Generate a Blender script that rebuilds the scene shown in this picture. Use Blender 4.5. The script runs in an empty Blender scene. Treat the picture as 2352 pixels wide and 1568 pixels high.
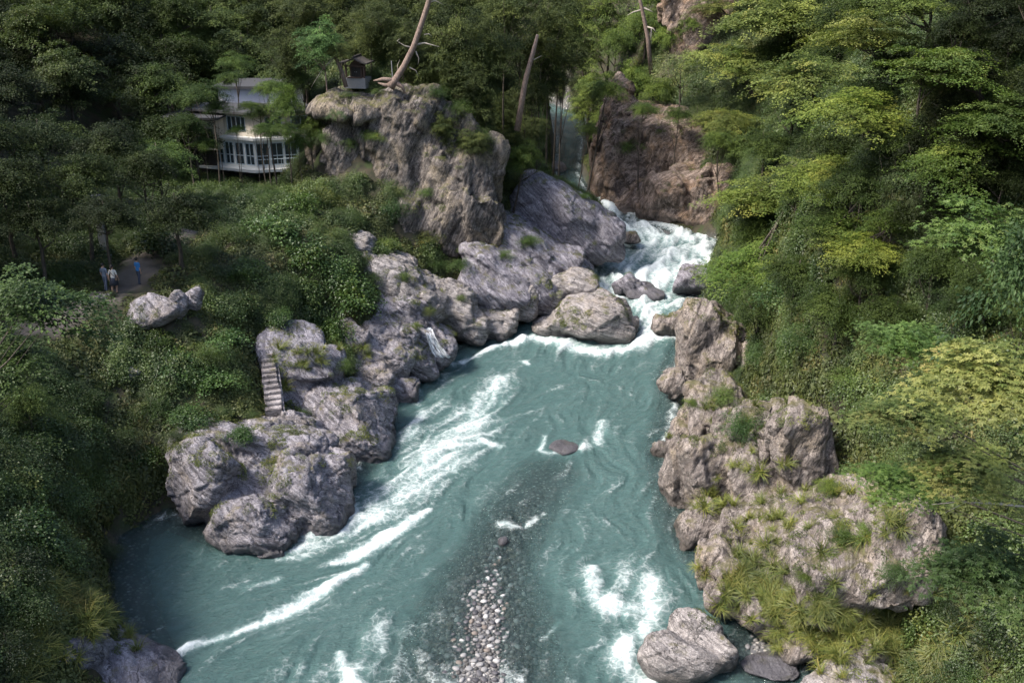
import bpy, bmesh, math, random
import numpy as np
from mathutils import Vector, Matrix, Quaternion
from mathutils.bvhtree import BVHTree

# ------------------------------------------------------------------ camera, world, sun, exposure
SC = bpy.context.scene
COL = SC.collection
TH = math.radians(22.8); FOC = 2286.0; CAMZ = 28.0
cam_data = bpy.data.cameras.new('camera'); cam = bpy.data.objects.new('camera', cam_data); COL.objects.link(cam)
cam.location = (0, 0, CAMZ); cam.rotation_euler = (math.radians(90) - TH, 0, 0)
cam_data.sensor_width = 36; cam_data.lens = 36 * FOC / 2352; cam_data.clip_start = 0.1; cam_data.clip_end = 2000
SC.camera = cam
SUN_EL = math.radians(51); SUN_AZ = math.radians(250)     # azimuth the sun stands at, clockwise from +Y
world = bpy.data.worlds.new('World'); SC.world = world; world.use_nodes = True
wn = world.node_tree; sky = wn.nodes.new('ShaderNodeTexSky'); sky.sky_type = 'NISHITA'; sky.sun_disc = False
sky.sun_elevation = SUN_EL; sky.sun_rotation = SUN_AZ; sky.dust_density = 3.0; sky.air_density = 1.0
wn.links.new(sky.outputs[0], wn.nodes['Background'].inputs[0]); wn.nodes['Background'].inputs[1].default_value = 0.13
sd = bpy.data.lights.new('sun', 'SUN'); sd.energy = 2.6; sd.angle = math.radians(14); sd.color = (1.0, 0.95, 0.87)
sun = bpy.data.objects.new('sun', sd); COL.objects.link(sun)
sv = Vector((math.sin(SUN_AZ) * math.cos(SUN_EL), math.cos(SUN_AZ) * math.cos(SUN_EL), math.sin(SUN_EL)))
sun.rotation_euler = (-sv).to_track_quat('-Z', 'Y').to_euler(); sun.location = (-30, -30, 80)
SC.view_settings.view_transform = 'Standard'; SC.view_settings.look = 'None'
SC.view_settings.gamma = 1; SC.view_settings.exposure = 1.3; SC.view_settings.use_curve_mapping = False
SC.render.engine = 'CYCLES'
SC.cycles.max_bounces = 6; SC.cycles.transparent_max_bounces = 16; SC.cycles.diffuse_bounces = 3
SC.cycles.glossy_bounces = 2; SC.cycles.transmission_bounces = 3; SC.cycles.use_denoising = True
SC.cycles.caustics_reflective = False; SC.cycles.caustics_refractive = False

# ------------------------------------------------------------------ numeric helpers
RS = np.random.RandomState(7); random.seed(7)
_T = RS.rand(64, 64, 64).astype(np.float32) * 2 - 1
def vnoise(p):
    p = np.asarray(p, np.float64); f = np.floor(p); i = f.astype(np.int64); t = p - f; t = t * t * t * (t * (t * 6 - 15) + 10)
    i0 = i & 63; i1 = (i + 1) & 63
    x, y, z = t[:, 0], t[:, 1], t[:, 2]
    a = lambda X, Y, Z: _T[X[:, 0], Y[:, 1], Z[:, 2]]
    c00 = a(i0, i0, i0) * (1 - x) + a(i1, i0, i0) * x; c10 = a(i0, i1, i0) * (1 - x) + a(i1, i1, i0) * x
    c01 = a(i0, i0, i1) * (1 - x) + a(i1, i0, i1) * x; c11 = a(i0, i1, i1) * (1 - x) + a(i1, i1, i1) * x
    return (c00 * (1 - y) + c10 * y) * (1 - z) + (c01 * (1 - y) + c11 * y) * z
def fbm(p, o=4, g=0.5):
    s = 0; a = 1; q = np.array(p, np.float64)
    for k in range(o):
        s = s + a * vnoise(q + k * 17.3); q = q * 2.03; a *= g
    return s
def worley(p):
    f = np.floor(p).astype(np.int64); F1 = np.full(len(p), 9.0); F2 = F1.copy(); ID = np.zeros(len(p)); PL_ = ID.copy()
    for dx in (-1, 0, 1):
        for dy in (-1, 0, 1):
            for dz in (-1, 0, 1):
                c = f + (dx, dy, dz); m = c & 63
                j = np.stack([_T[m[:, 0], m[:, 1], m[:, 2]], _T[m[:, 1], m[:, 2], m[:, 0]], _T[m[:, 2], m[:, 0], m[:, 1]]], 1) * .45 + .5
                d = np.sqrt(((c + j - p) ** 2).sum(1)); n = d < F1
                F2 = np.where(n, F1, np.minimum(F2, d)); ID = np.where(n, j[:, 0], ID); PL_ = np.where(n, ((p - c - j) * (j - .5)).sum(1), PL_); F1 = np.where(n, d, F1)
    return F1, F2, ID, PL_
def sstep(a, b, x):
    t = np.clip((x - a) / (b - a), 0, 1); return t * t * (3 - 2 * t)
def ray(px, py):
    a = (px - 1176) / FOC; b = (py - 784) / FOC
    return Vector((a, math.cos(TH) - b * math.sin(TH), -math.sin(TH) - b * math.cos(TH)))
def at_z(px, py, z):                                      # the place at height z that the photograph shows there
    d = ray(px, py); return Vector((0, 0, CAMZ)) + d * ((z - CAMZ) / d.z)
def at_y(px, py, Y):
    d = ray(px, py); return Vector((0, 0, CAMZ)) + d * (Y / d.y)
def water_z(Y):
    Y = np.asarray(Y, float)
    return np.interp(Y, [66, 70.5, 76, 92, 105, 135, 400], [0, .35, .6, 1.7, 2.2, 2.8, 4.0])
def on_water(px, py):
    z = 0.0
    for _ in range(12): z = float(water_z(at_z(px, py, z).y))
    return at_z(px, py, z)

# ------------------------------------------------------------------ mesh helpers
def mesh_from(name, V, Fq=None, Ft=None, smooth=True, attrs=None):
    me = bpy.data.meshes.new(name); V = np.ascontiguousarray(V, np.float32)
    loops = []; starts = []; tot = 0
    if Fq is not None and len(Fq):
        Fq = np.asarray(Fq, np.int32); loops.append(Fq.ravel()); starts.append(np.arange(len(Fq)) * 4 + tot); tot += Fq.size
    if Ft is not None and len(Ft):
        Ft = np.asarray(Ft, np.int32); loops.append(Ft.ravel()); starts.append(np.arange(len(Ft)) * 3 + tot); tot += Ft.size
    L = np.concatenate(loops).astype(np.int32); S = np.concatenate(starts).astype(np.int32)
    me.vertices.add(len(V)); me.vertices.foreach_set('co', V.ravel())
    me.loops.add(len(L)); me.loops.foreach_set('vertex_index', L)
    me.polygons.add(len(S)); me.polygons.foreach_set('loop_start', S)
    me.update(calc_edges=True)
    me.polygons.foreach_set('use_smooth', np.full(len(S), smooth, dtype=bool))
    for k, v in (attrs or {}).items():
        a = me.attributes.new(k, 'FLOAT', 'POINT'); a.data.foreach_set('value', np.ascontiguousarray(v, np.float32))
    return me
def link(name, me, mat=None, parent=None, loc=None):
    o = bpy.data.objects.new(name, me); COL.objects.link(o)
    if mat is not None and me is not None and not me.materials: me.materials.append(mat)
    if parent is not None: o.parent = parent
    if loc is not None: o.location = loc
    return o
def tag(o, label=None, cat=None, group=None, kind=None):
    if label: o['label'] = label
    if cat: o['category'] = cat
    if group: o['group'] = group
    if kind: o['kind'] = kind
    return o
def empty(name, loc, rz=0.0):
    o = bpy.data.objects.new(name, None); COL.objects.link(o); o.location = loc; o.rotation_euler = (0, 0, rz); o.empty_display_size = .2; return o
class MB:                                                 # collects boxes, tubes and prisms into one mesh
    def __init__(s): s.v = []; s.f = []
    def box(s, c, d, R=None):
        R = R or Matrix.Identity(3); b = len(s.v)
        for x in (-.5, .5):
            for y in (-.5, .5):
                for z in (-.5, .5): s.v.append(tuple(Vector(c) + R @ Vector((x * d[0], y * d[1], z * d[2]))))
        for q in ((0, 1, 3, 2), (4, 6, 7, 5), (0, 4, 5, 1), (2, 3, 7, 6), (0, 2, 6, 4), (1, 5, 7, 3)): s.f.append([b + k for k in q])
        return s
    def tube(s, pts, rad, n=7):
        P = [Vector(p) for p in pts]; b = len(s.v)
        for i, p in enumerate(P):
            t = (P[min(i + 1, len(P) - 1)] - P[max(i - 1, 0)]).normalized()
            u = t.cross(Vector((0.31, .95, 0.05))).normalized(); w = t.cross(u)
            r = rad[i] if hasattr(rad, '__len__') else rad
            for k in range(n):
                a = 2 * math.pi * k / n; s.v.append(tuple(p + (u * math.cos(a) + w * math.sin(a)) * r))
        for i in range(len(P) - 1):
            for k in range(n):
                s.f.append([b + i * n + k, b + i * n + (k + 1) % n, b + (i + 1) * n + (k + 1) % n, b + (i + 1) * n + k])
        s.f.append([b + k for k in range(n)][::-1]); s.f.append([b + (len(P) - 1) * n + k for k in range(n)])
        return s
    def poly(s, pts): b = len(s.v); s.v += [tuple(p) for p in pts]; s.f.append(list(range(b, b + len(pts)))); return s
    def build(s, name, mat, parent=None, loc=None, smooth=False):
        me = bpy.data.meshes.new(name); me.from_pydata(s.v, [], s.f); me.update()
        if smooth: me.polygons.foreach_set('use_smooth', [True] * len(me.polygons))
        return link(name, me, mat, parent, loc)

# ------------------------------------------------------------------ materials
def new_mat(name):
    m = bpy.data.materials.new(name); m.use_nodes = True; nt = m.node_tree; nt.nodes.clear()
    return m, nt
class NT:
    def __init__(s, nt): s.t = nt
    def n(s, typ, **kw):
        x = s.t.nodes.new(typ)
        for k, v in kw.items(): setattr(x, k, v)
        return x
    def l(s, a, b): s.t.links.new(a, b)
    def val(s, sock, v):
        if isinstance(v, bpy.types.NodeSocket): s.l(v, sock)
        else: sock.default_value = v
    def math(s, op, a, b=0.0, c=0.0, clamp=False):
        x = s.n('ShaderNodeMath', operation=op, use_clamp=clamp); s.val(x.inputs[0], a); s.val(x.inputs[1], b); s.val(x.inputs[2], c); return x.outputs[0]
    def noise(s, vec, scale, detail=4, rough=.55, dist=0.0, out=0):
        x = s.n('ShaderNodeTexNoise'); s.l(vec, x.inputs['Vector']); x.inputs['Scale'].default_value = scale
        x.inputs['Detail'].default_value = detail; x.inputs['Roughness'].default_value = rough; x.inputs['Distortion'].default_value = dist; return x.outputs[out]
    def vor(s, vec, scale, feature='F1', out='Distance'):
        x = s.n('ShaderNodeTexVoronoi', feature=feature); s.l(vec, x.inputs['Vector']); x.inputs['Scale'].default_value = scale; return x.outputs[out]
    def map(s, vec, rot=(0, 0, 0), scale=(1, 1, 1)):
        x = s.n('ShaderNodeMapping'); s.l(vec, x.inputs['Vector']); x.inputs['Rotation'].default_value = rot; x.inputs['Scale'].default_value = scale; return x.outputs[0]
    def ramp(s, f, stops, interp='LINEAR'):
        x = s.n('ShaderNodeValToRGB'); s.l(f, x.inputs[0]); r = x.color_ramp; r.interpolation = interp
        while len(r.elements) < len(stops): r.elements.new(.5)
        for e, (p, c) in zip(r.elements, stops): e.position = p; e.color = (*c, 1) if hasattr(c, '__len__') else (c, c, c, 1)
        return x.outputs[0]
    def step(s, f, a, b):
        x = s.n('ShaderNodeMapRange', interpolation_type='SMOOTHSTEP'); s.l(f, x.inputs[0]); x.inputs[1].default_value = a; x.inputs[2].default_value = b; return x.outputs[0]
    def mix(s, f, a, b, blend='MIX'):
        x = s.n('ShaderNodeMix', data_type='RGBA', blend_type=blend); s.val(x.inputs[0], f)
        for i, v in ((6, a), (7, b)): s.val(x.inputs[i], (*v, 1) if isinstance(v, tuple) and len(v) == 3 else v)
        return x.outputs[2]
    def bump(s, h, strength, dist, prev=None):
        x = s.n('ShaderNodeBump'); s.l(h, x.inputs['Height']); x.inputs['Strength'].default_value = strength; x.inputs['Distance'].default_value = dist
        if prev is not None: s.l(prev, x.inputs['Normal'])
        return x.outputs[0]
    def out(s, sh): o = s.n('ShaderNodeOutputMaterial'); s.l(sh, o.inputs[0])
def pbr(g, col, rough, normal=None, spec=.5):
    p = g.n('ShaderNodeBsdfPrincipled'); g.val(p.inputs['Base Color'], (*col, 1) if isinstance(col, tuple) else col); g.val(p.inputs['Roughness'], rough)
    p.inputs['Specular IOR Level'].default_value = spec
    if normal is not None: g.l(normal, p.inputs['Normal'])
    return p
def plain(name, col, rough=.7, var=.15, scale=6.0, metal=0, bump=.15):
    m, nt = new_mat(name); g = NT(nt); pos = g.n('ShaderNodeTexCoord').outputs['Object']
    n = g.noise(pos, scale, 5); c = g.mix(n, tuple(x * (1 - var) for x in col), tuple(min(1, x * (1 + var)) for x in col))
    p = pbr(g, c, rough, g.bump(g.noise(pos, scale * 4, 3), bump, .02)); p.inputs['Metallic'].default_value = metal; g.out(p.outputs[0]); return m
def rock_mat(name, light, dark, tan, rot, moss=.5, wet=True, warm=.35, bands=1.0):
    m, nt = new_mat(name); g = NT(nt); geo = g.n('ShaderNodeNewGeometry'); pos = geo.outputs['Position']
    sp = g.map(g.map(pos, rot), (0, 0, 0), (.35, .35, 2.4)); warp = g.noise(pos, .8, 3, out=1)
    wv = g.n('ShaderNodeVectorMath', operation='MULTIPLY_ADD'); g.l(warp, wv.inputs[0]); wv.inputs[1].default_value = (.9, .9, .9); g.l(sp, wv.inputs[2]); sp = wv.outputs[0]
    nb = g.noise(pos, .55, 6, .6); ns = g.noise(sp, 2.2, 7, .68); nf = g.noise(pos, 9, 6, .7)
    c = g.mix(g.step(ns, .36, .66), dark, light)
    c = g.mix(g.math('MULTIPLY', g.step(nb, .47, .66), warm * 2, clamp=True), c, g.mix(g.step(nf, .35, .65), tan, tuple(x * .72 for x in tan)))
    c = g.mix(g.step(nf, .60, .74), c, tuple(min(1, x * 1.4) for x in light))                       # pale lichen and quartz
    c = g.mix(g.math('MULTIPLY', g.step(g.noise(pos, 3.2, 7, .75), .57, .66), .6), c, tuple(x * .42 for x in dark))       # dark stains
    sp2 = g.noise(pos, 16, 5, .75); c = g.mix(g.step(sp2, .30, .70), g.mix(1.0, c, (.62, .60, .61), 'MULTIPLY'), g.mix(1.0, c, (1.55, 1.54, 1.54), 'MULTIPLY'))
    c = g.mix(g.math('MULTIPLY', g.step(g.noise(pos, 5.5, 6, .7), .52, .60), .55), c, tuple(x * .8 for x in dark))
    cr = g.vor(wv.outputs[0], 1.3, 'DISTANCE_TO_EDGE'); crk = g.math('MAXIMUM', g.step(cr, 0.0, .03), g.step(g.noise(pos, .9, 3), .40, .50))
    cc = g.math('ABSOLUTE', g.math('SUBTRACT', g.noise(wv.outputs[0], 1.15, 6, .58), .5)); crk = g.math('MINIMUM', crk, g.step(cc, .0, .016)); c2 = g.math('ABSOLUTE', g.math('SUBTRACT', g.noise(wv.outputs[0], 2.9, 6, .6), .5)); crease = g.step(c2, .0, .05)
    c = g.mix(crk, tuple(x * .35 for x in dark), c)
    sep = g.n('ShaderNodeSeparateXYZ'); g.l(geo.outputs['Normal'], sep.inputs[0]); up = g.step(sep.outputs[2], .35, .95)
    mz = g.step(g.math('ADD', g.noise(pos, 1.1, 7, .72), g.math('MULTIPLY', up, .16)), .70 - .15 * moss, .86 - .13 * moss)
    c = g.mix(g.math('MULTIPLY', mz, .85), c, g.mix(g.noise(pos, 5, 4), (.07, .075, .025), (.15, .13, .06)))
    rough = .82
    if wet:
        sz = g.n('ShaderNodeSeparateXYZ'); g.l(pos, sz.inputs[0])
        wz = g.n('ShaderNodeMapRange'); g.l(sz.outputs[1], wz.inputs[0])
        for i, v in ((1, 66), (2, 92), (3, 0), (4, 1.7)): wz.inputs[i].default_value = v
        h = g.math('SUBTRACT', sz.outputs[2], wz.outputs[0])
        w = g.step(g.math('ADD', h, g.math('MULTIPLY', g.noise(pos, 1.7, 5), -.9)), .42, -.08)
        c = g.mix(g.math('MULTIPLY', w, .8), c, tuple(x * .22 for x in light)); rough = g.math('MULTIPLY_ADD', w, -.55, .85)
    b = g.bump(ns, .8, .2); b = g.bump(nf, .8, .07, b); b = g.bump(g.noise(pos, 30, 5, .7), .4, .015, b); b = g.bump(crk, .5, .05, b); b = g.bump(crease, .5, .06, b)
    g.out(pbr(g, c, rough, b, .35).outputs[0]); return m
def leaf_mat(name, a, b, yellow=None, rough=.5, trans=.28, spec=.35):
    m, nt = new_mat(name); g = NT(nt); at = g.n('ShaderNodeAttribute', attribute_name='v').outputs['Fac']
    oi = g.n('ShaderNodeObjectInfo'); pos = g.n('ShaderNodeNewGeometry').outputs['Position']
    c = g.mix(at, a, b)
    if yellow: c = g.mix(g.math('MULTIPLY', g.step(g.noise(pos, .55, 3), .52, .68), g.step(at, .3, .9)), c, yellow)
    pn = g.noise(pos, .33, 4, .6); c = g.mix(1.0, c, g.mix(g.step(pn, .32, .68), (.62, .66, .70), (1.32, 1.26, 1.12)), 'MULTIPLY')
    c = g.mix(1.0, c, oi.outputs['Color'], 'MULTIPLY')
    p = pbr(g, c, rough, None, spec); t = g.n('ShaderNodeBsdfTranslucent'); g.l(g.mix(1.0, c, (1.0, 1.15, .55), 'MULTIPLY'), t.inputs[0])
    mx = g.n('ShaderNodeMixShader'); mx.inputs[0].default_value = trans; g.l(p.outputs[0], mx.inputs[1]); g.l(t.outputs[0], mx.inputs[2]); g.out(mx.outputs[0]); return m
def bark_mat(name, a, b):
    m, nt = new_mat(name); g = NT(nt); pos = g.n('ShaderNodeTexCoord').outputs['Object']; st = g.map(pos, scale=(6, 6, 1.2))
    n = g.noise(st, 3, 6, .65); c = g.mix(g.step(n, .35, .65), a, b); g.out(pbr(g, c, .9, g.bump(n, .8, .04)).outputs[0]); return m

M = {}
M['rock_grey'] = rock_mat('grey_schist', (.36, .34, .36), (.15, .14, .155), (.30, .255, .215), (.1, -.6, .3), .35)
M['rock_bar'] = rock_mat('river_boulder', (.39, .36, .345), (.18, .165, .16), (.34, .29, .24), (.1, -.35, 0), .12)
M['rock_slab'] = rock_mat('violet_slab', (.33, .315, .345), (.14, .132, .155), (.25, .22, .20), (.1, -.8, .2), .3, warm=.15)
M['rock_cliff'] = rock_mat('brown_cliff', (.25, .22, .195), (.06, .052, .048), (.34, .28, .20), (.15, 1.15, .1), .75, wet=False)
M['rock_right'] = rock_mat('tan_cliff', (.34, .30, .275), (.13, .11, .10), (.33, .27, .205), (.1, 1.2, .2), .65)
M['rock_far'] = rock_mat('rust_cliff', (.34, .27, .225), (.09, .065, .05), (.36, .24, .15), (1.2, .3, .5), .35)
M['bark'] = bark_mat('bark', (.035, .028, .022), (.10, .08, .06))
M['bark_red'] = bark_mat('pine_bark', (.13, .09, .07), (.27, .20, .165))
M['dead'] = bark_mat('dead_wood', (.26, .22, .18), (.42, .38, .33))
M['leaf_maple'] = leaf_mat('maple_leaf', (.06, .098, .02), (.165, .20, .055), (.22, .225, .065))
M['leaf_near'] = leaf_mat('maple_leaf_near', (.075, .115, .028), (.19, .225, .07), (.29, .27, .10))
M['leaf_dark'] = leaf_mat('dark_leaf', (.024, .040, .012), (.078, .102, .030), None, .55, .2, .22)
M['leaf_con'] = leaf_mat('conifer_needles', (.022, .036, .012), (.085, .105, .032), None, .6, .12, .25)
M['leaf_shrub'] = leaf_mat('shrub_leaf', (.042, .070, .022), (.120, .155, .052), (.17, .17, .055), .45, .25, .45)
M['leaf_cover'] = leaf_mat('ground_leaf', (.037, .056, .018), (.12, .138, .046), (.18, .15, .06), .5, .22)
M['grass'] = leaf_mat('bank_grass', (.08, .12, .03), (.22, .22, .065), (.28, .23, .07), .5, .3)
def ground_mat():
    m, nt = new_mat('forest_floor'); g = NT(nt); pos = g.n('ShaderNodeNewGeometry').outputs['Position']
    at = g.n('ShaderNodeAttribute', attribute_name='path').outputs['Fac']
    n = g.noise(pos, 1.5, 7, .65); c = g.mix(g.step(n, .35, .65), (.022, .024, .012), (.055, .045, .026))
    c = g.mix(g.step(g.noise(pos, .7, 5), .5, .62), c, (.035, .05, .014))
    c = g.mix(at, c, g.mix(n, (.07, .06, .05), (.14, .12, .105)))
    bed = g.n('ShaderNodeAttribute', attribute_name='bed').outputs['Fac']
    vc = g.vor(pos, 5, 'F1', 'Color'); sc = g.n('ShaderNodeSeparateColor'); g.l(vc, sc.inputs[0])
    st = g.ramp(sc.outputs[0], [(0, (.14, .14, .145)), (.5, (.26, .25, .25)), (.85, (.38, .35, .32)), (1, (.58, .56, .54))])
    c = g.mix(bed, c, g.mix(g.step(g.vor(pos, 5), .25, .5), st, (.10, .10, .105)))
    g.out(pbr(g, c, .9, g.bump(n, .6, .1)).outputs[0]); return m
M['ground'] = ground_mat()
def water_mat():
    m, nt = new_mat('river_water'); g = NT(nt); geo = g.n('ShaderNodeNewGeometry'); pos = geo.outputs['Position']
    A = lambda k: g.n('ShaderNodeAttribute', attribute_name=k).outputs['Fac']
    foam, depth, lic = A('foam'), A('depth'), A('lic')
    fine = g.noise(g.map(pos, (0, 0, 0), (1, 1, 1)), 2.6, 9, .72, .6); fine2 = g.noise(pos, 11, 6, .7)
    lw = g.n('ShaderNodeVectorMath', operation='MULTIPLY_ADD'); g.l(g.noise(pos, 1.1, 4, out=1), lw.inputs[0]); lw.inputs[1].default_value = (1.2, 1.2, 1.2); g.l(pos, lw.inputs[2])
    lace = g.step(g.vor(lw.outputs[0], 2.4, 'DISTANCE_TO_EDGE'), .16, .0)
    s = g.math('ADD', g.math('MULTIPLY_ADD', lic, .45, .15), g.math('MULTIPLY_ADD', fine, .8, g.math('MULTIPLY', fine2, .35)))   # about .2 .. 1.7
    f = g.math('ADD', g.math('MULTIPLY', foam, 1.4), g.math('ADD', g.math('MULTIPLY_ADD', s, 1.9, -2.52), g.math('MULTIPLY', lace, .30)))
    fm = g.math('POWER', g.step(f, -.36, 1.25), 1.1)
    veil = g.math('MULTIPLY', g.step(g.math('ADD', foam, g.math('MULTIPLY', s, .35)), .40, 1.35), .7)
    cw = g.mix(g.noise(pos, .25, 4), (.068, .132, .126), (.095, .172, .168)); cw = g.mix(veil, cw, (.20, .36, .34))
    b = g.bump(g.noise(g.map(g.map(pos, (0, 0, -.35)), (0, 0, 0), (1, 2.2, 1)), 1.5, 7, .68, .4), 1.0, .26); b = g.bump(g.noise(g.map(pos, (0, 0, 0), (1, 1.7, 1)), 5.5, 6, .62, .5), 1.0, .15, b); b = g.bump(lic, 1.0, .11, b)
    body = g.n('ShaderNodeBsdfDiffuse'); g.l(cw, body.inputs[0]); g.l(b, body.inputs['Normal'])
    tr = g.n('ShaderNodeBsdfTransparent'); tr.inputs[0].default_value = (.78, .92, .92, 1)
    op = g.step(depth, .0, .85); op = g.math('MAXIMUM', op, veil); op = g.math('MULTIPLY_ADD', op, .88, .12)
    mx = g.n('ShaderNodeMixShader'); g.l(op, mx.inputs[0]); g.l(tr.outputs[0], mx.inputs[1]); g.l(body.outputs[0], mx.inputs[2])
    gl = g.n('ShaderNodeBsdfGlossy'); gl.inputs['Roughness'].default_value = .09; g.l(b, gl.inputs['Normal']); gl.inputs[0].default_value = (1, 1, 1, 1)
    fr = g.n('ShaderNodeFresnel'); fr.inputs[0].default_value = 1.36; g.l(b, fr.inputs['Normal'])
    m2 = g.n('ShaderNodeMixShader'); g.l(fr.outputs[0], m2.inputs[0]); g.l(mx.outputs[0], m2.inputs[1]); g.l(gl.outputs[0], m2.inputs[2])
    fo = g.n('ShaderNodeBsdfDiffuse'); g.l(g.mix(fine2, (.62, .70, .70), (.86, .88, .87)), fo.inputs[0]); g.l(g.bump(fine2, .6, .06, g.bump(fine, .5, .15)), fo.inputs['Normal'])
    m3 = g.n('ShaderNodeMixShader'); g.l(fm, m3.inputs[0]); g.l(m2.outputs[0], m3.inputs[1]); g.l(fo.outputs[0], m3.inputs[2]); g.out(m3.outputs[0]); return m
M['water'] = water_mat()

# ------------------------------------------------------------------ river outline and terrain heights
LW = [(340, 1530), (290, 1400), (270, 1300), (290, 1230), (390, 1175), (520, 1225), (640, 1230), (720, 1180), (780, 1100), (860, 1010), (870, 930), (910, 880), (920, 845), (990, 810), (1060, 780), (1150, 740), (1220, 715), (1330, 660), (1330, 600), (1400, 560), (1400, 505), (1330, 445), (1275, 420), (1275, 400)]
RW = [(1900, 1600), (1790, 1480), (1730, 1370), (1600, 1260), (1560, 1180), (1530, 1040), (1560, 920), (1550, 870), (1590, 780), (1590, 740), (1610, 680), (1660, 600), (1650, 550), (1480, 515), (1350, 440), (1330, 400)]
PL = [on_water(*p) for p in LW]; PR = [on_water(*p) for p in RW]
left_bank = [(-13, -30), (-14, 10), (-14, 24)] + [(p.x, p.y) for p in PL] + [(5.5, 128), (5, 138), (-8, 148), (-40, 154)]
right_bank = [(16, -30), (15, 10), (14, 24)] + [(p.x, p.y) for p in PR] + [(9.5, 130), (11, 142), (4, 157), (-12, 165), (-40, 171)]
POLY = np.array(left_bank + right_bank[::-1])
def river_d(x, y):                                        # signed distance to the river's edge, negative in the water
    x = np.asarray(x, float).ravel(); y = np.asarray(y, float).ravel(); best = np.full(len(x), 1e9); ins = np.zeros(len(x), bool)
    n = len(POLY)
    for i in range(n):
        ax, ay = POLY[i]; bx, by = POLY[(i + 1) % n]; vx, vy = bx - ax, by - ay
        t = np.clip(((x - ax) * vx + (y - ay) * vy) / (vx * vx + vy * vy + 1e-9), 0, 1)
        best = np.minimum(best, (x - ax - t * vx) ** 2 + (y - ay - t * vy) ** 2)
        c = (ay > y) != (by > y)
        if abs(by - ay) > 1e-9: ins ^= c & (x < (bx - ax) * (y - ay) / (by - ay) + ax)
    return np.where(ins, -1, 1) * np.sqrt(best)
CP = [at_z(*p) for p in [
    (265, 665, 8.5), (330, 640, 8.5), (200, 690, 8.5), (240, 600, 8.6), (300, 710, 8.2), (460, 730, 7.6), (400, 780, 7), (550, 760, 6.5),
    (570, 880, 4.3), (540, 1010, 3), (450, 930, 4.5), (330, 900, 5.0), (300, 1000, 3.5), (150, 1000, 5.5), (50, 1100, 6.5), (0, 1300, 6), (60, 1450, 4), (200, 1250, 2.5),
    (320, 1090, 2.2), (100, 1540, 3), (650, 650, 7.6), (700, 560, 8.6), (600, 520, 9), (800, 680, 5.8), (760, 790, 4.0), (870, 730, 3.8), (640, 450, 8.6), (500, 450, 8.8),
    (300, 450, 9), (100, 500, 10), (625, 938, 2.6), (612, 806, 4.3), (690, 880, 2.0), (740, 850, 1.6), (640, 980, 2.6), (620, 1100, 2.0), (900, 600, 6), (1000, 650, 3.2), (1100, 600, 3.6), (1200, 560, 3.6), (1300, 560, 3.0), (800, 900, 2.4),
    (1700, 930, 4.6), (1720, 740, 6.5), (1640, 1040, 3.6), (1800, 1050, 5), (1900, 900, 7.5), (2000, 1100, 6.2), (2000, 1300, 3.2), (2100, 1450, 2.4), (1880, 1400, 1.6),
    (2250, 1568, 2.4), (2300, 1200, 7), (2100, 900, 9.5), (2300, 700, 13.5), (2000, 700, 11.5), (1850, 750, 9), (1760, 620, 9.5), (2000, 400, 17), (2200, 400, 20), (1800, 400, 13)]]
CP = [tuple(p) for p in CP] + [(-35, 50, 13), (-52, 60, 30), (-52, 38, 35), (-64, 20, 44), (-30, 20, 13), (-35, 0, 20), (-20, 5, 5), (-45, 90, 18), (-40, 112, 22), (-27, 95, 10), (-21, 81, 8.0), (-26, 80, 8.2), (-17.5, 79.5, 8.2), (-19, 86, 9.0), (-27, 86, 9.0), (-17, 112, 17), (-60, 140, 50), (-34, 30, 15),  # left hill points out of view raised to shade the left bank
    (-13, 80, 15), (-7, 80, 16), (-3, 82, 10.5), (-7, 93, 18), (0, 100, 5), (-8, 105, 14), (-90, 60, 50), (-90, 0, 50), (45, 60, 34), (45, 30, 30), (34, 10, 27), (24, 0, 18), (20.5, 15, 17), (40, 90, 36), (60, 120, 60), (28, 112, 27),
    (20, 105, 14), (24, 95, 12), (24, 125, 26), (25, 150, 40), (-20, 190, 45), (30, 200, 70), (0, 178, 22), (-30, 170, 25), (90, 60, 70), (90, 0, 60), (90, 200, 120), (-90, 200, 90), (0, 230, 80), (-110, 120, 70),
    (-25, -25, 14), (30, -25, 14), (2, 240, 90)]
CP = np.array(CP)
def tps(r2): return np.where(r2 > 1e-9, r2 * np.log(r2 + 1e-9), 0)
_n = len(CP); _A = np.zeros((_n + 3, _n + 3)); _d2 = ((CP[:, None, :2] - CP[None, :, :2]) ** 2).sum(2)
_A[:_n, :_n] = tps(_d2) + np.eye(_n) * 6; _A[:_n, _n] = 1; _A[:_n, _n + 1:] = CP[:, :2]; _A[_n:, :_n] = _A[:_n, _n:].T
_w = np.linalg.solve(_A, np.concatenate([CP[:, 2], [0, 0, 0]]))
def rbf(x, y):
    out = _w[_n] + _w[_n + 1] * x + _w[_n + 2] * y
    for i in range(_n): out = out + _w[i] * tps((x - CP[i, 0]) ** 2 + (y - CP[i, 1]) ** 2)
    return out
BAR = [on_water(*p) for p in [(1080, 1700), (1100, 1568), (1105, 1480), (1110, 1400), (1120, 1330), (1150, 1260), (1190, 1180), (1260, 1090)]]
BAR_H = [.04, .03, .02, .0, -.02, -.07, -.18, -.32]
def seg_d(x, y, P):                                       # distance to a polyline and the parameter along it
    best = np.full(x.shape, 1e9); par = np.zeros(x.shape)
    for i in range(len(P) - 1):
        ax, ay = P[i][0], P[i][1]; vx, vy = P[i + 1][0] - ax, P[i + 1][1] - ay
        t = np.clip(((x - ax) * vx + (y - ay) * vy) / (vx * vx + vy * vy + 1e-9), 0, 1)
        d = (x - ax - t * vx) ** 2 + (y - ay - t * vy) ** 2; m = d < best; best = np.where(m, d, best); par = np.where(m, i + t, par)
    return np.sqrt(best), par
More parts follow.
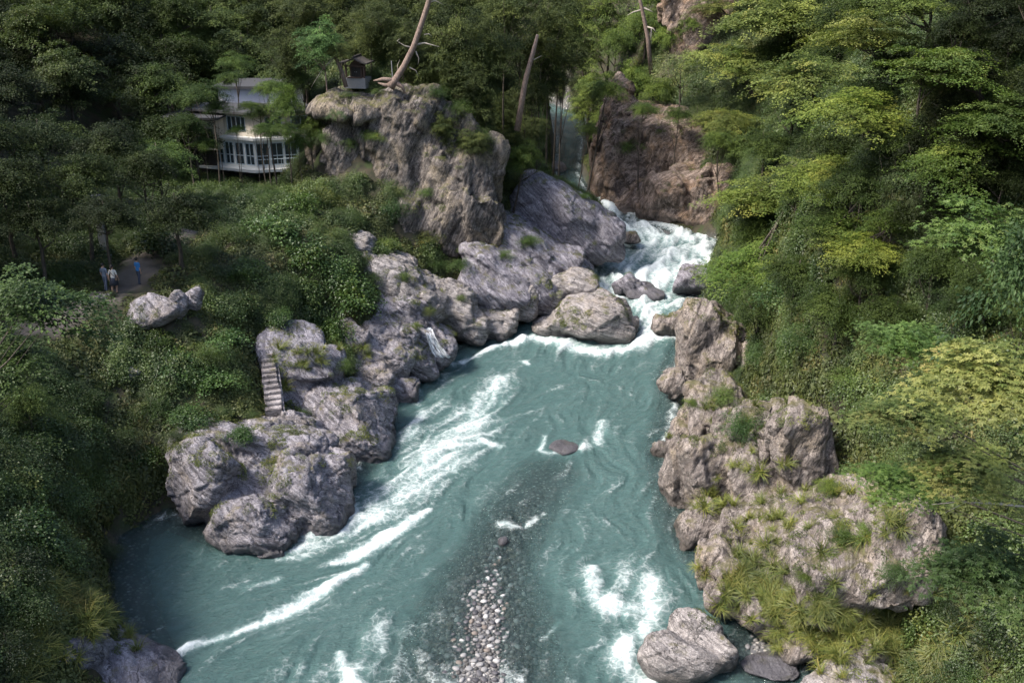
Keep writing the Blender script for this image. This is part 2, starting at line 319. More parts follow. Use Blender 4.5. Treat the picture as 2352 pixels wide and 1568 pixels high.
def heights(x, y):
    x = np.asarray(x, float).ravel(); y = np.asarray(y, float).ravel()
    d = river_d(x, y); h = rbf(x, y); wz = water_z(y)
    h = h + fbm(np.stack([x * .22, y * .22, h * 0], 1), 4) * .55 * sstep(2, 8, d) + fbm(np.stack([x * .9, y * .9, h * 0 + 5], 1), 3) * .16
    h = np.maximum(h, wz + .5)
    rb = sstep(6, 9, x) * sstep(29.5, 32.5, y) * (1 - sstep(66, 71, y)); fb = sstep(8, 10, x) * sstep(88, 91, y)
    land = wz - .5 + (h - wz + .5) * sstep(-.2, 2.2 + 5.5 * rb + 5 * fb, d) ** (1 + rb)
    bed = wz - .25 - 1.5 * sstep(0, 4.5, -d)
    db, pb = seg_d(x, y, BAR); bh = np.interp(pb, range(len(BAR_H)), BAR_H)
    wid = np.interp(pb, [0, 2, 4, 5, 7], [3.9, 3.3, 2.5, 2.0, 2.8])
    bed = np.maximum(bed, bh - 1.2 * (db / (wid * 1.35)) ** 1.6 * .7)
    cx, cy = at_z(1760, 1500, 0)[:2]; bed = np.maximum(bed, .02 - .25 * (((x - cx) / 1.6) ** 2 + ((y - cy) / 1.6) ** 2))
    return np.where(d > -.2, np.maximum(land, np.where(d < .4, bed, -99)), bed), d
def axis(a, f0, f1, b, fine, coarse): return np.concatenate([np.arange(a, f0, coarse), np.arange(f0, f1, fine), np.arange(f1, b + coarse, coarse)])
gx = axis(-110, -30, 32, 110, .28, 2.0); gy = axis(-30, 26, 104, 240, .28, 2.0)
GX, GY = np.meshgrid(gx, gy); HZ, DR = heights(GX, GY); HZ = HZ.reshape(GX.shape); DR = DR.reshape(GX.shape)
PATH = [at_z(*p) for p in [(60, 740, 8.5), (210, 700, 8.5), (290, 668, 8.5), (305, 640, 8.5), (330, 600, 8.6), (420, 560, 8.7)]]
pd_, _ = seg_d(GX, GY, PATH); pathm = 1 - sstep(.5, 1.3, pd_ + fbm(np.stack([GX.ravel(), GY.ravel(), GX.ravel() * 0], 1), 3).reshape(GX.shape) * .4)
def grid_faces(ny, nx):
    i = np.arange(ny * nx).reshape(ny, nx); return np.stack([i[:-1, :-1], i[:-1, 1:], i[1:, 1:], i[1:, :-1]], -1).reshape(-1, 4)
TV = np.stack([GX.ravel(), GY.ravel(), HZ.ravel()], 1); TF = grid_faces(len(gy), len(gx))
ter = link('terrain', mesh_from('terrain', TV, TF, attrs={'path': pathm.ravel(), 'bed': sstep(.6, -.3, DR).ravel()}), M['ground'])
tag(ter, 'wooded gorge slopes and gravel river bed', kind='structure')
def ground(x, y):
    i = min(max(int(np.searchsorted(gx, x)) - 1, 0), len(gx) - 2); j = min(max(int(np.searchsorted(gy, y)) - 1, 0), len(gy) - 2)
    u = (x - gx[i]) / (gx[i + 1] - gx[i]); v = (y - gy[j]) / (gy[j + 1] - gy[j])
    return float((HZ[j, i] * (1 - u) + HZ[j, i + 1] * u) * (1 - v) + (HZ[j + 1, i] * (1 - u) + HZ[j + 1, i + 1] * u) * v)

# ------------------------------------------------------------------ rocks: lobes joined, remeshed and weathered
BV, BF = [TV], [np.concatenate([TF[:, [0, 1, 2]], TF[:, [0, 2, 3]]])]; _boff = [len(TV)]; ROCKS = []
def ico(sub=3):
    bm = bmesh.new(); bmesh.ops.create_icosphere(bm, subdivisions=sub, radius=1)
    v = np.array([p.co[:] for p in bm.verts]); f = np.array([[q.index for q in t.verts] for t in bm.faces]); bm.free(); return v, f
IV, IF = ico(4)
def lobe(px, py, rx, ry, z=None, Y=None, dep=1.0, rot=(0, 0, 0), p=3.8, cuts=5, seed=None):
    """a blocky mass centred where the photograph shows (px, py), rx by ry picture units wide, at height z or distance Y; dep = thickness / width"""
    c = at_z(px, py, z) if z is not None else at_y(px, py, Y)
    m = (c - Vector((0, 0, CAMZ))).length / FOC; return blob(c, (rx * m, rx * m * dep, ry * m), rot, p, cuts, seed if seed is not None else int(px * 7 + py))
def blob(c, r, rot=(0, 0, 0), p=3.0, cuts=5, seed=0):
    rs = np.random.RandomState(seed & 0xffff); n = (np.abs(IV) ** p).sum(1) ** (-1 / p); v = IV * n[:, None]
    for _ in range(cuts):
        d = rs.randn(3); d /= np.linalg.norm(d); k = rs.uniform(.62, .9); s = v @ d; v = v - np.outer(np.maximum(s - k, 0) * .97, d)
    v = v * (1 + .08 * fbm(v * 1.7 + rs.rand(3) * 40, 2))[:, None]
    R = np.array(Matrix.Rotation(math.radians(rot[2]), 3, 'Z') @ Matrix.Rotation(math.radians(rot[1]), 3, 'Y') @ Matrix.Rotation(math.radians(rot[0]), 3, 'X'))
    return (v * np.array(r)) @ R.T + np.array(c), IF
def strata(rot): return np.array(Matrix(((1, 0, 0), (0, 1, 0), (0, 0, 1))) @ Matrix.Rotation(rot[2], 3, 'Z') @ Matrix.Rotation(rot[1], 3, 'Y') @ Matrix.Rotation(rot[0], 3, 'X'))
def rock(name, lobes, mat, voxel=.12, amp=1.0, cell=1.5, sdir=(.3, .4, .85), seed=0, label=None, cat=None, group=None, kind=None, crack=1.0, flute=0.0):
    V = []; F = []; o = 0
    for v, f in lobes: V.append(v); F.append(f + o); o += len(v)
    me = mesh_from('tmp', np.concatenate(V), Ft=np.concatenate(F)); ob = bpy.data.objects.new('tmp', me); COL.objects.link(ob)
    md = ob.modifiers.new('r', 'REMESH'); md.mode = 'VOXEL'; md.voxel_size = voxel
    sm = ob.modifiers.new('s', 'SMOOTH'); sm.factor = .5; sm.iterations = 3
    dg = bpy.context.evaluated_depsgraph_get(); em = bpy.data.meshes.new_from_object(ob.evaluated_get(dg))
    bpy.data.objects.remove(ob); bpy.data.meshes.remove(me)
    nv = len(em.vertices); co = np.empty(nv * 3); em.vertices.foreach_get('co', co); co = co.reshape(-1, 3)
    nr = np.empty(nv * 3); em.vertex_normals.foreach_get('vector', nr) if hasattr(em, 'vertex_normals') else em.vertices.foreach_get('normal', nr); nr = nr.reshape(-1, 3)
    s = np.array(sdir); s = s / np.linalg.norm(s); off = seed * 3.7
    q = co + off; w = np.stack([fbm(q * .35, 3), fbm(q * .35 + 9, 3), fbm(q * .35 + 21, 3)], 1)
    qs = q + w * .8; u = qs @ s; flat = qs - np.outer(u, s)
    lay = fbm(flat * .28 + np.outer(u * 1.9, s), 5, .6)                     # bedding
    sc = np.array([1, 1, 1.]) / cell
    ez = np.array([1, 1, .42]) if flute else 1.0
    F1, F2, ID, P1 = worley(qs * sc * .62 * ez + np.outer(u / cell * .45, s))          # large fractured faces
    G1, G2, GI, P2 = worley(qs * sc * 1.5 * ez + np.outer(u / cell * 1.6, s) + 5)      # slabs along the bedding
    cr = 1 - np.abs(fbm(flat * .8 / cell + np.outer(u * 2.6 / cell, s) + w * .6, 4, .55)); cr2 = 1 - np.abs(fbm(q * 1.3 + w * 1.5, 3))
    d = amp * (.20 * fbm(q * .42, 3) + .05 * lay + .16 * (ID - .5) + .30 * cell * P1 - crack * .13 * (1 - sstep(0, .09, F2 - F1)) + .09 * P2 * cell
               - crack * .045 * (1 - sstep(0, .10, G2 - G1)) - crack * .10 * sstep(.92, 1.0, cr) - .05 * crack * sstep(.93, 1, cr2) + .025 * fbm(q * 4.5, 3))
    if flute: d = d + flute * fbm(q * np.array([1.1, 1.1, .12]), 4) + amp * cell * .16 * P1
    co = co + nr * d[:, None]
    base = np.array([co[:, 0].mean(), co[:, 1].mean(), co[:, 2].min()]); em.vertices.foreach_set('co', (co - base).ravel())
    em.polygons.foreach_set('use_smooth', np.ones(len(em.polygons), bool)); em.update(); em.name = name
    fc = np.empty(len(em.polygons) * 4, np.int32); em.polygons.foreach_get('vertices', fc) if all(p.loop_total == 4 for p in em.polygons) else None
    em.calc_loop_triangles(); lt = np.empty(len(em.loop_triangles) * 3, np.int32); em.loop_triangles.foreach_get('vertices', lt)
    BV.append(co); BF.append(lt.reshape(-1, 3) + _boff[0]); _boff[0] += nv
    ROCKS.append((co, nr))
    ob = link(name, em, mat, loc=Vector(base)); tag(ob, label, cat, group, kind); return ob
L = lobe
# left bank, near to far
rock('rock_outcrop', [L(150, 1510, 230, 70, z=.6, dep=.55, rot=(0, 16, -20)), L(60, 1500, 150, 110, z=1.8, dep=.8, rot=(0, 10, -10)), L(290, 1530, 90, 40, z=.1, dep=.6, rot=(0, 12, -20))], M['rock_slab'], .12, .8, 1.8, (.1, .8, .5), 1,
     'dark streaked rock slab sloping into the river beside the grassy lower bank', 'rock')
rock('boulder', [L(550, 1110, 120, 100, z=1.3, dep=.9, rot=(0, 18, 0), p=4, cuts=3), L(470, 1130, 85, 130, z=1.6, dep=.9, rot=(0, 12, -20)), L(560, 1170, 100, 70, z=1.1, dep=.9, rot=(0, 22, -20)), L(600, 1232, 82, 52, z=.35, dep=.8, rot=(0, 15, -15), p=2.5), L(520, 1040, 120, 80, z=2.6, dep=.8, rot=(0, -8, 0))], M['rock_grey'], .09, .85, 1.6, (.35, .5, .8), 2,
     'big grey boulder with an undercut left side that the rope hangs from', 'rock')
rock('boulder', [L(700, 1130, 105, 85, z=1.2, dep=.9, rot=(0, 15, 0)), L(755, 1100, 62, 75, z=1.1, dep=.9), L(650, 1050, 110, 70, z=2.0, dep=.9, rot=(0, 20, 0)), L(770, 1160, 42, 55, z=.3, dep=.8), L(640, 1165, 80, 60, z=.9, dep=.8)], M['rock_grey'], .09, .85, 1.4, (.35, .5, .8), 3,
     'wide grey boulder beside the white rapid, below the foot of the stone stairs', 'rock')
rock('boulder', [L(800, 975, 112, 82, z=1.0, dep=.95, rot=(0, 8, 0)), L(850, 960, 62, 70, z=.8, dep=.9), L(760, 955, 80, 50, z=1.2, dep=.9), L(690, 985, 55, 55, z=2.0, dep=.8)], M['rock_grey'], .09, .85, 1.2, (.3, .5, .8), 4,
     'round pale grey boulder with swirling cracks, on the water right of the stairs', 'rock')
rock('rock_slab', [L(716, 872, 72, 80, z=3.0, dep=.9, rot=(0, 10, 8), p=6, cuts=2), L(690, 805, 92, 40, z=4.6, dep=1.1, rot=(0, 8, 0), p=4), L(675, 910, 55, 50, z=2.5, dep=1, p=4), L(600, 960, 40, 50, z=2.0, dep=1, p=4)], M['rock_slab'], .11, .55, 2.2, (.5, .3, .8), 5,
     'smooth sloping rock slab right beside the stone stairs', 'rock', crack=.7)
rock('rock_outcrop', [L(860, 870, 62, 40, z=1.3, dep=.9, rot=(0, 14, 0)), L(915, 895, 50, 30, z=.4, dep=.8, rot=(0, 10, 0)), L(835, 835, 50, 30, z=2.2, dep=.9)], M['rock_grey'], .09, .7, 1.1, (.4, .3, .8), 6,
     'low grey rock spur reaching into the pool below the mossy waterfall rock', 'rock')
rock('rock_outcrop', [L(935, 812, 85, 48, z=1.5, dep=.9, rot=(0, 14, 0)), L(900, 770, 60, 40, z=3.0, dep=.9, rot=(0, 16, 0)), L(985, 825, 36, 30, z=.4, dep=.8)], M['rock_grey'], .09, .7, 1.2, (.2, .2, .95), 7,
     'brown mossy layered rock left of the little waterfall', 'rock')
rock('rock_ridge', [L(1060, 735, 62, 52, z=1.7, dep=.9), L(1130, 735, 60, 45, z=1.0, dep=.9), L(1020, 690, 75, 55, z=2.8, dep=.9, rot=(0, 20, 0)), L(950, 670, 95, 40, z=4.0, dep=1, rot=(0, 24, 0)), L(880, 620, 95, 42, z=5.5, dep=1, rot=(0, 24, 0)), L(815, 590, 48, 55, z=6.3, dep=1), L(1150, 770, 34, 22, z=.3, dep=.8)], M['rock_bar'], .13, .8, 1.6, (.5, .3, .8), 8,
     'long pale rock ridge running down to the river right of the little waterfall', 'rock')
rock('cliff', [L(930, 390, 185, 165, Y=79.5, dep=.6, p=7, cuts=2), L(800, 390, 80, 150, Y=79, dep=.8, p=5, cuts=3), L(1040, 480, 105, 120, Y=77.5, dep=.8, p=5, cuts=3), L(835, 375, 85, 150, Y=77, dep=.9, p=4), L(930, 370, 100, 160, Y=76.5, dep=.8, p=4), L(900, 300, 50, 90, Y=75.5, dep=.9, p=4), L(1040, 400, 85, 120, Y=76, dep=.9, p=3.5), L(1085, 500, 72, 85, Y=74, dep=.9, rot=(0, -14, 0), p=3.2), L(1110, 400, 50, 90, Y=77, dep=1), L(990, 500, 105, 85, Y=75, dep=.8), L(880, 510, 90, 60, Y=74, dep=.8), L(860, 250, 140, 38, Y=78, dep=.8, p=4), L(1060, 450, 80, 110, Y=75.5, dep=.9, rot=(0, -10, 0), p=3.4),
     L(745, 380, 42, 120, Y=79, dep=1), L(1060, 600, 60, 50, Y=75, dep=.9)], M['rock_cliff'], .16, 1.1, 2.4, (.85, .2, .3), 9, 'tall overhanging brown cliff below the shrine and the leaning pine', kind='structure', flute=.12)
rock('slab_cliff', [L(1290, 500, 125, 70, Y=82, dep=.9, rot=(0, 33, 8), p=3.6, cuts=4), L(1370, 545, 52, 62, Y=80.5, dep=1.1, rot=(0, 20, 0), cuts=4), L(1405, 560, 30, 40, Y=80, dep=1.1), L(1230, 570, 140, 45, Y=77, dep=.9, rot=(0, 27, 0), p=4, cuts=3), L(1180, 620, 130, 42, Y=73, dep=.9, rot=(0, 24, 0), p=4, cuts=3), L(1290, 600, 60, 36, Y=75.5, dep=1), L(1140, 650, 90, 44, Y=70.5, dep=1, rot=(0, 22, 0)), L(1150, 700, 50, 40, Y=69, dep=1)], M['rock_slab'], .15, .7, 2.4, (.55, .25, .5), 10,
     'smooth violet grey rock slabs sloping down to the rapids', kind='structure', crack=.8)
# boulders in the river
rock('boulder', [L(1345, 735, 112, 54, z=.8, dep=.8, rot=(0, -8, 0), p=4, cuts=4), L(1395, 715, 66, 52, z=1.4, dep=.9, p=3.4), L(1285, 742, 66, 30, z=.6, dep=.8, p=3.4), L(1400, 750, 66, 28, z=.3, dep=.8)], M['rock_bar'], .10, .55, 1.5, (.3, .3, .9), 11,
     'biggest pale boulder standing in the river at the head of the pool', 'rock')
rock('boulder', [L(1302, 662, 72, 38, z=2.2, dep=.8, p=4.5, cuts=3), L(1262, 690, 36, 34, z=1.8, dep=.8, cuts=3)], M['rock_bar'], .10, .45, 1.2, (.3, .3, .9), 12, 'flat topped boulder just behind the biggest pale boulder', 'rock')
rock('boulder', [L(1210, 690, 34, 52, z=2.2, dep=.9, rot=(0, 18, 0), p=3, cuts=4)], M['rock_bar'], .09, .4, 1.0, (.7, .3, .5), 13, 'narrow pointed slab boulder leaning beside the violet slabs', 'rock')
rock('boulder', [L(1242, 678, 28, 42, z=2.3, dep=.9, rot=(0, -10, 0), cuts=3), L(1228, 648, 26, 22, z=2.8)], M['rock_bar'], .09, .4, 1.0, (.7, .3, .5), 14, 'tilted boulder squeezed between the pointed slab and the flat topped boulder', 'rock')
rock('boulder', [L(1440, 655, 34, 34, z=1.2, dep=.8, rot=(0, 25, 0), p=2.2), L(1475, 668, 52, 15, z=.8, dep=.8, rot=(0, 6, 0))], M['rock_slab'], .09, .35, 1.2, (.5, .3, .8), 15, 'grey triangular rock with white water around it in the rapids', 'rock')
rock('boulder', [L(1585, 645, 44, 36, z=1.5, dep=.9)], M['rock_slab'], .10, .4, 1.2, (.5, .3, .8), 16, 'dark grey boulder at the right bank edge of the rapids', 'rock')
rock('boulder', [L(1450, 548, 22, 17, z=2.0, dep=.9)], M['rock_right'], .12, .3, 1.2, (.5, .3, .8), 17, 'small tan boulder at the foot of the violet slab at the top of the rapids', 'rock')
rock('boulder', [L(1530, 745, 32, 24, z=.9, dep=.9), L(1560, 740, 24, 28, z=1.1, dep=.9)], M['rock_right'], .10, .4, 1.1, (.3, .3, .9), 18, 'rounded tan boulder below the narrow right cliff beside the rapids', 'rock')
rock('boulder', [L(1296, 1029, 36, 11, z=.0, dep=1, p=2.2)], M['rock_slab'], .08, .22, .9, (.3, .3, .9), 19, 'low dark rock breaking the water in the middle of the pool', 'rock')
rock('boulder', [L(1155, 1243, 13, 13, z=.05, dep=1, p=2.2)], M['rock_slab'], .06, .14, .6, (.3, .3, .9), 20, 'small brown rock at the upstream tip of the gravel bar', 'rock')
rock('boulder', [L(1600, 1445, 58, 44, z=.75, dep=.9, p=2.4), L(1560, 1510, 86, 46, z=.55, dep=.7, p=2.5, rot=(0, 6, 0)), L(1640, 1500, 50, 48, z=.45, dep=.9, p=2.6)], M['rock_bar'], .07, .38, 1.6, (.2, .6, .7), 21, 'smooth heart shaped boulder near the lower right bank', 'rock', crack=.5)
rock('boulder', [L(1950, 1570, 110, 34, z=.9, dep=.8, p=2.5)], M['rock_bar'], .09, .35, 1.3, (.3, .3, .9), 22, 'grey boulder half out of the picture under the lower right bank grass', 'rock')
rock('boulder', [L(1770, 1530, 60, 16, z=.1, dep=.8, p=2.3)], M['rock_slab'], .08, .3, 1.0, (.3, .3, .9), 23, 'low wet rock in the shallows between the heart shaped boulder and the bank', 'rock')
# right bank
rock('cliff', [L(1650, 820, 90, 115, Y=60, dep=.7, p=5, cuts=3), L(1610, 790, 50, 100, Y=59, dep=.9, p=3.6), L(1660, 830, 60, 90, Y=58.5, dep=1, p=3.6), L(1545, 880, 34, 38, z=1.2, dep=1, p=2.3), L(1590, 730, 26, 50, Y=61, dep=.9), L(1700, 850, 60, 80, Y=58.5, dep=1)], M['rock_right'], .12, .8, 1.6, (.8, .4, .3), 24,
     'tall tan cliff at the right side of the pool with shrubs on its top', kind='structure', flute=.1)
rock('cliff', [L(1690, 1120, 150, 150, Y=44.5, dep=.5, p=6, cuts=3), L(1585, 1120, 62, 105, Y=46, dep=.9, p=3.2), L(1570, 1020, 50, 60, Y=49, dep=1, p=3), L(1660, 1090, 70, 150, Y=45, dep=.9, p=4), L(1740, 1110, 66, 130, Y=42.3, dep=1.2, p=4), L(1830, 1020, 72, 120, Y=41.3, dep=1.2, p=4, rot=(0, -6, 0)), L(1620, 1230, 66, 90, Y=42, dep=1), L(1700, 1270, 90, 100, Y=39.6, dep=1), L(1790, 1230, 90, 100, Y=39.5, dep=1), L(1525, 1035, 26, 16, z=.2, dep=.8),
     L(1800, 1150, 60, 70, Y=42, dep=.9)], M['rock_right'], .11, 1.0, 1.5, (.85, .3, .2), 25, 'broad tan rock face rising from the water on the right bank', kind='structure', flute=.1)
rock('cliff', [L(1850, 1250, 90, 70, Y=36.5, dep=1, p=4), L(2080, 1230, 80, 90, Y=33, dep=.9, p=4), L(1810, 1330, 110, 80, Y=36, dep=.9, p=3.2), L(1930, 1290, 120, 110, Y=34.5, dep=1, p=4), L(2040, 1300, 100, 110, Y=33, dep=1, p=3.2), L(1960, 1180, 120, 80, Y=37.5, dep=.8)], M['rock_right'], .13, .9, 1.3, (.85, .3, .2), 26, 'shaded brown rock wall above the grassy lower right bank', kind='structure', flute=.1)
rock('far_cliff', [L(1570, 470, 110, 80, Y=94, dep=.7, p=4), L(1650, 470, 80, 90, Y=91, dep=.7, p=4), L(1480, 470, 90, 60, Y=97, dep=.7), L(1530, 400, 160, 120, Y=101.5, dep=.5, p=6, cuts=2), L(1460, 400, 90, 130, Y=100, dep=.9, p=3.6), L(1420, 330, 50, 150, Y=102, dep=.9, rot=(0, 6, 0)), L(1540, 390, 95, 120, Y=99, dep=.8, p=3.6), L(1640, 430, 90, 100, Y=97, dep=.8, p=3.4), L(1480, 300, 120, 60, Y=103, dep=.8), L(1570, 505, 75, 34, Y=93, dep=.7, p=2.8), L(1650, 500, 60, 50, Y=92, dep=.7)], M['rock_far'], .2, 1.2, 2.0, (.5, .3, .4), 27,
     'rust brown cliff across the rapids below the hanging trees', kind='structure', flute=.12)
rock('far_cliff', [L(1640, 60, 95, 105, Y=110, dep=.6, p=3.4), L(1580, 30, 60, 70, Y=110, dep=.6), L(1600, 140, 60, 70, Y=111, dep=.6)], M['rock_far'], .25, 1.1, 2.2, (.5, .3, .4), 28, 'pinkish bare cliff high above the far bend', kind='structure', flute=.12)
# bedrock joining the outcrops
rock('bedrock', [L(600, 1000, 110, 60, z=1.6, dep=.9, rot=(0, 14, 0), p=4), L(690, 960, 80, 32, z=.9, dep=.9, rot=(0, 12, 0)), L(760, 890, 80, 50, z=1.4, dep=1), L(830, 850, 90, 50, z=1.5, dep=1, rot=(0, 14, 0)), L(880, 800, 80, 50, z=2.4, dep=1, rot=(0, 18, 0)), L(800, 790, 60, 60, z=3.0, dep=1),
     L(960, 770, 90, 50, z=2.0, dep=1, rot=(0, 20, 0)), L(900, 690, 110, 44, z=3.9, dep=1, rot=(0, 22, 0), p=4), L(820, 640, 90, 44, z=5.2, dep=1, rot=(0, 20, 0)), L(560, 1060, 90, 50, z=1.5, dep=.9)], M['rock_grey'], .13, .9, 1.6, (.45, .4, .8), 50, 'grey bedrock joining the outcrops of the left bank', kind='structure')
rock('bedrock', [L(1650, 960, 70, 60, z=3.0, dep=1.1), L(1600, 985, 50, 50, z=1.8, dep=1), L(1640, 905, 70, 40, z=3.6, dep=1), L(1740, 990, 90, 60, z=4.2, dep=1), L(1690, 1340, 70, 50, z=1.4, dep=1), L(1760, 1400, 80, 50, z=1.0, dep=1), L(1850, 1440, 90, 40, z=.9, dep=1), L(1640, 1290, 50, 60, z=1.4, dep=1), L(1960, 1440, 90, 50, z=1.4, dep=1)], M['rock_right'], .13, .9, 1.5, (.85, .3, .2), 51,
     'tan bedrock along the foot of the right bank', kind='structure', flute=.15)
# rocks by the path
rock('boulder', [L(350, 712, 62, 32, z=8.3, dep=.8, p=2.6, rot=(0, -14, 0))], M['rock_grey'], .09, .35, 1.2, (.4, .3, .8), 29, 'long rounded rock lying on the ivy mound below the path', 'rock')
rock('boulder', [L(408, 705, 22, 36, z=8.4, dep=.9, rot=(0, 12, 0))], M['rock_grey'], .08, .3, 1.0, (.4, .3, .8), 30, 'upright rock between the long rounded rock and the pointed one', 'rock')
rock('boulder', [L(443, 685, 22, 36, z=8.7, dep=.8, rot=(0, 20, 0), p=2.6)], M['rock_grey'], .08, .3, 1.0, (.4, .3, .8), 31, 'pointed rock standing highest on the ivy mound', 'rock')
rock('boulder', [L(238, 690, 28, 18, z=8.4, dep=.8)], M['rock_grey'], .08, .3, 1.0, (.4, .3, .8), 32, 'grey rock at the edge of the path just below the two walkers', 'rock')
rock('rock_outcrop', [L(262, 812, 32, 55, z=5.8, dep=1, rot=(0, 8, 0)), L(268, 885, 40, 60, z=4.4, dep=1, rot=(0, -22, 0)), L(300, 940, 50, 40, z=3.4, dep=1, rot=(0, -30, 0))], M['rock_grey'], .09, .6, 1.4, (.5, .3, .5), 33, 'dark curved rock face at the left edge of the ivy mound', 'rock')
rock('boulder', [L(308, 855, 20, 17, z=5.9, dep=1)], M['rock_bar'], .07, .25, .8, (.4, .3, .8), 34, 'small pale rock poking out of the ivy mound', 'rock')


allV = np.concatenate(BV); allF = np.concatenate(BF)
bvh = BVHTree.FromPolygons(allV.tolist(), allF.tolist())
def hit(px, py):
    r = ray(px, py).normalized(); return bvh.ray_cast(Vector((0, 0, CAMZ)), r, 400)
def down(x, y, z=90): return bvh.ray_cast(Vector((x, y, z)), Vector((0, 0, -1)), 200)

# ------------------------------------------------------------------ river
res = .15; wx = np.arange(-24, 27, res); wy = np.arange(25, 170, res)
wy = np.concatenate([np.arange(-30, 25, 2.0), np.arange(25, 100, res), np.arange(100, 172, .6)])
WX, WY = np.meshgrid(wx, wy); dR = river_d(WX, WY).reshape(WX.shape)
flowline = [(-60, 156), (-6, 147), (8, 124), (9, 110), (13, 97), (14.5, 86), (11, 76), (6, 66), (0, 56), (-5, 48), (-9.5, 41), (-14, 35), (-20, 25), (-24, 10)]
flow2 = [(12, 76), (8, 66), (4, 56), (3, 46), (2, 38), (0, 28), (-2, 0)]
def direction(x, y, P):
    d, t = seg_d(x, y, P); i = np.clip(t.astype(int), 0, len(P) - 2); Q = np.array(P); v = Q[i + 1] - Q[i]; return v / np.linalg.norm(v, axis=-1, keepdims=True), d
lx = np.arange(-24, 27, .12); ly = np.arange(24, 120, .12); LX, LY = np.meshgrid(lx, ly)
v1, d1 = direction(LX, LY, flowline); v2, d2 = direction(LX, LY, flow2); wgt = (1 / (d1 + .6) ** 2)[..., None]; wgt2 = (1 / (d2 + .6) ** 2)[..., None]
FL = v1 * wgt + v2 * wgt2
cn = np.stack([LX.ravel() * .35, LY.ravel() * .35, LX.ravel() * 0], 1); FL = FL / np.linalg.norm(FL, axis=-1, keepdims=True)
FL = FL + .65 * np.stack([fbm(cn, 3).reshape(LX.shape), fbm(cn + 31, 3).reshape(LX.shape)], -1)
for _ in range(6):
    FL[1:-1, 1:-1] = (FL[:-2, 1:-1] + FL[2:, 1:-1] + FL[1:-1, :-2] + FL[1:-1, 2:]) / 4
FL = FL / np.linalg.norm(FL, axis=-1, keepdims=True)
N0 = vnoise(np.stack([LX.ravel() * 4.2, LY.ravel() * 4.2, LX.ravel() * 0 + 3.3], 1)).reshape(LX.shape)
def lic(N, step, n):
    acc = N.copy(); h, w = N.shape
    for sgn in (1, -1):
        X = np.tile(np.arange(w, dtype=float), (h, 1)); Y = np.tile(np.arange(h, dtype=float)[:, None], (1, w))
        for k in range(n):
            xi = np.clip(X.astype(int), 0, w - 1); yi = np.clip(Y.astype(int), 0, h - 1)
            X += sgn * FL[yi, xi, 0] * step; Y += sgn * FL[yi, xi, 1] * step
            acc += N[np.clip(Y.astype(int), 0, h - 1), np.clip(X.astype(int), 0, w - 1)]
    return acc
LC = lic(N0, 1.0, 9); LC = LC / LC.std()
N1 = vnoise(np.stack([LX.ravel() * 1.3, LY.ravel() * 1.3, LX.ravel() * 0 + 7.3], 1)).reshape(LX.shape); LC2 = lic(N1, 1.5, 9); LC2 = LC2 / LC2.std()
def samp(A, x, y):
    i = np.clip(((x + 24) / .12), 0, A.shape[1] - 1.01); j = np.clip(((y - 24) / .12), 0, A.shape[0] - 1.01); i0 = i.astype(int); j0 = j.astype(int); u = i - i0; v = j - j0
    return (A[j0, i0] * (1 - u) + A[j0, i0 + 1] * u) * (1 - v) + (A[j0 + 1, i0] * (1 - u) + A[j0 + 1, i0 + 1] * u) * v
FOAM = [  # picture points, half width in metres, strength, softness
    ([(1150, 870), (1090, 960), (1020, 1040), (950, 1100), (870, 1180), (780, 1230), (690, 1275), (640, 1285)], [.6, 1.3, 1.7, 1.5, 1.0, .7, .4, .2], .62),
    ([(1080, 990), (980, 1080), (880, 1160), (820, 1200)], [.5, .9, .8, .4], .45),
    ([(985, 1170), (900, 1225), (830, 1270), (770, 1290)], [.12, .45, .55, .3], 1.0),
    ([(840, 1300), (730, 1360), (650, 1405), (570, 1440), (480, 1470), (400, 1500), (330, 1535)], [.2, .3, .42, .28, .22, .3, .2], 1.0),
    ([(780, 1100), (810, 1180), (740, 1215), (680, 1265)], [.15, .4, .5, .4], .8),
    ([(1060, 830), (1130, 800), (1230, 775), (1300, 795), (1380, 808), (1450, 800), (1500, 775), (1550, 775)], [.25, .3, .5, .7, .75, .6, .6, .3], 1.05),
    ([(1490, 690), (1500, 730), (1500, 770)], [.7, .9, .9], .8),
    ([(1560, 545), (1500, 575), (1420, 610), (1480, 640), (1540, 660), (1500, 700)], [2.2, 2.8, 2.4, 1.5, 1.6, 1.4], .62),
    ([(1570, 565), (1450, 590), (1380, 630), (1390, 660)], [1.0, 1.4, 1.0, .9], .75),
    ([(1360, 1310), (1370, 1370), (1420, 1400), (1480, 1390), (1500, 1330)], [.35, .6, .7, .7, .5], .74),
    ([(1500, 1400), (1480, 1450), (1420, 1490), (1450, 1540), (1480, 1570)], [.4, .5, .7, .6, .4], .70),
    ([(1400, 1300), (1450, 1340), (1500, 1420)], [.9, 1.2, .8], .35),
    ([(1390, 970), (1370, 1015), (1340, 1035)], [.3, .4, .2], .7), ([(1250, 1000), (1240, 1035), (1290, 1042)], [.2, .3, .12], .75), ([(1110, 1015), (1140, 1025)], [.3, .35], .85),
    ([(1250, 1175), (1210, 1205), (1150, 1205)], [.15, .25, .3], .65), ([(780, 1500), (790, 1540), (820, 1590)], [.2, .25, .35], .8), ([(1285, 1425), (1245, 1470)], [.15, .15], .7),
    ([(1000, 1420), (880, 1470), (960, 1560), (1200, 1560)], [.6, .9, 1.0, .7], .32), ([(700, 1540), (900, 1540)], [.5, .6], .3), ([(560, 1350), (640, 1330)], [.3, .2], .5),
    ([(1200, 830), (1215, 838)], [.2, .15], .7), ([(1020, 820), (1035, 835)], [.5, .4], .8), ([(950, 900), (970, 950), (930, 1010)], [.35, .4, .4], .5), ([(1020, 860), (1000, 930)], [.5, .6], .35)]
xw = WX.ravel(); yw = WY.ravel(); dRf = dR.ravel(); keep = dRf < 1.6
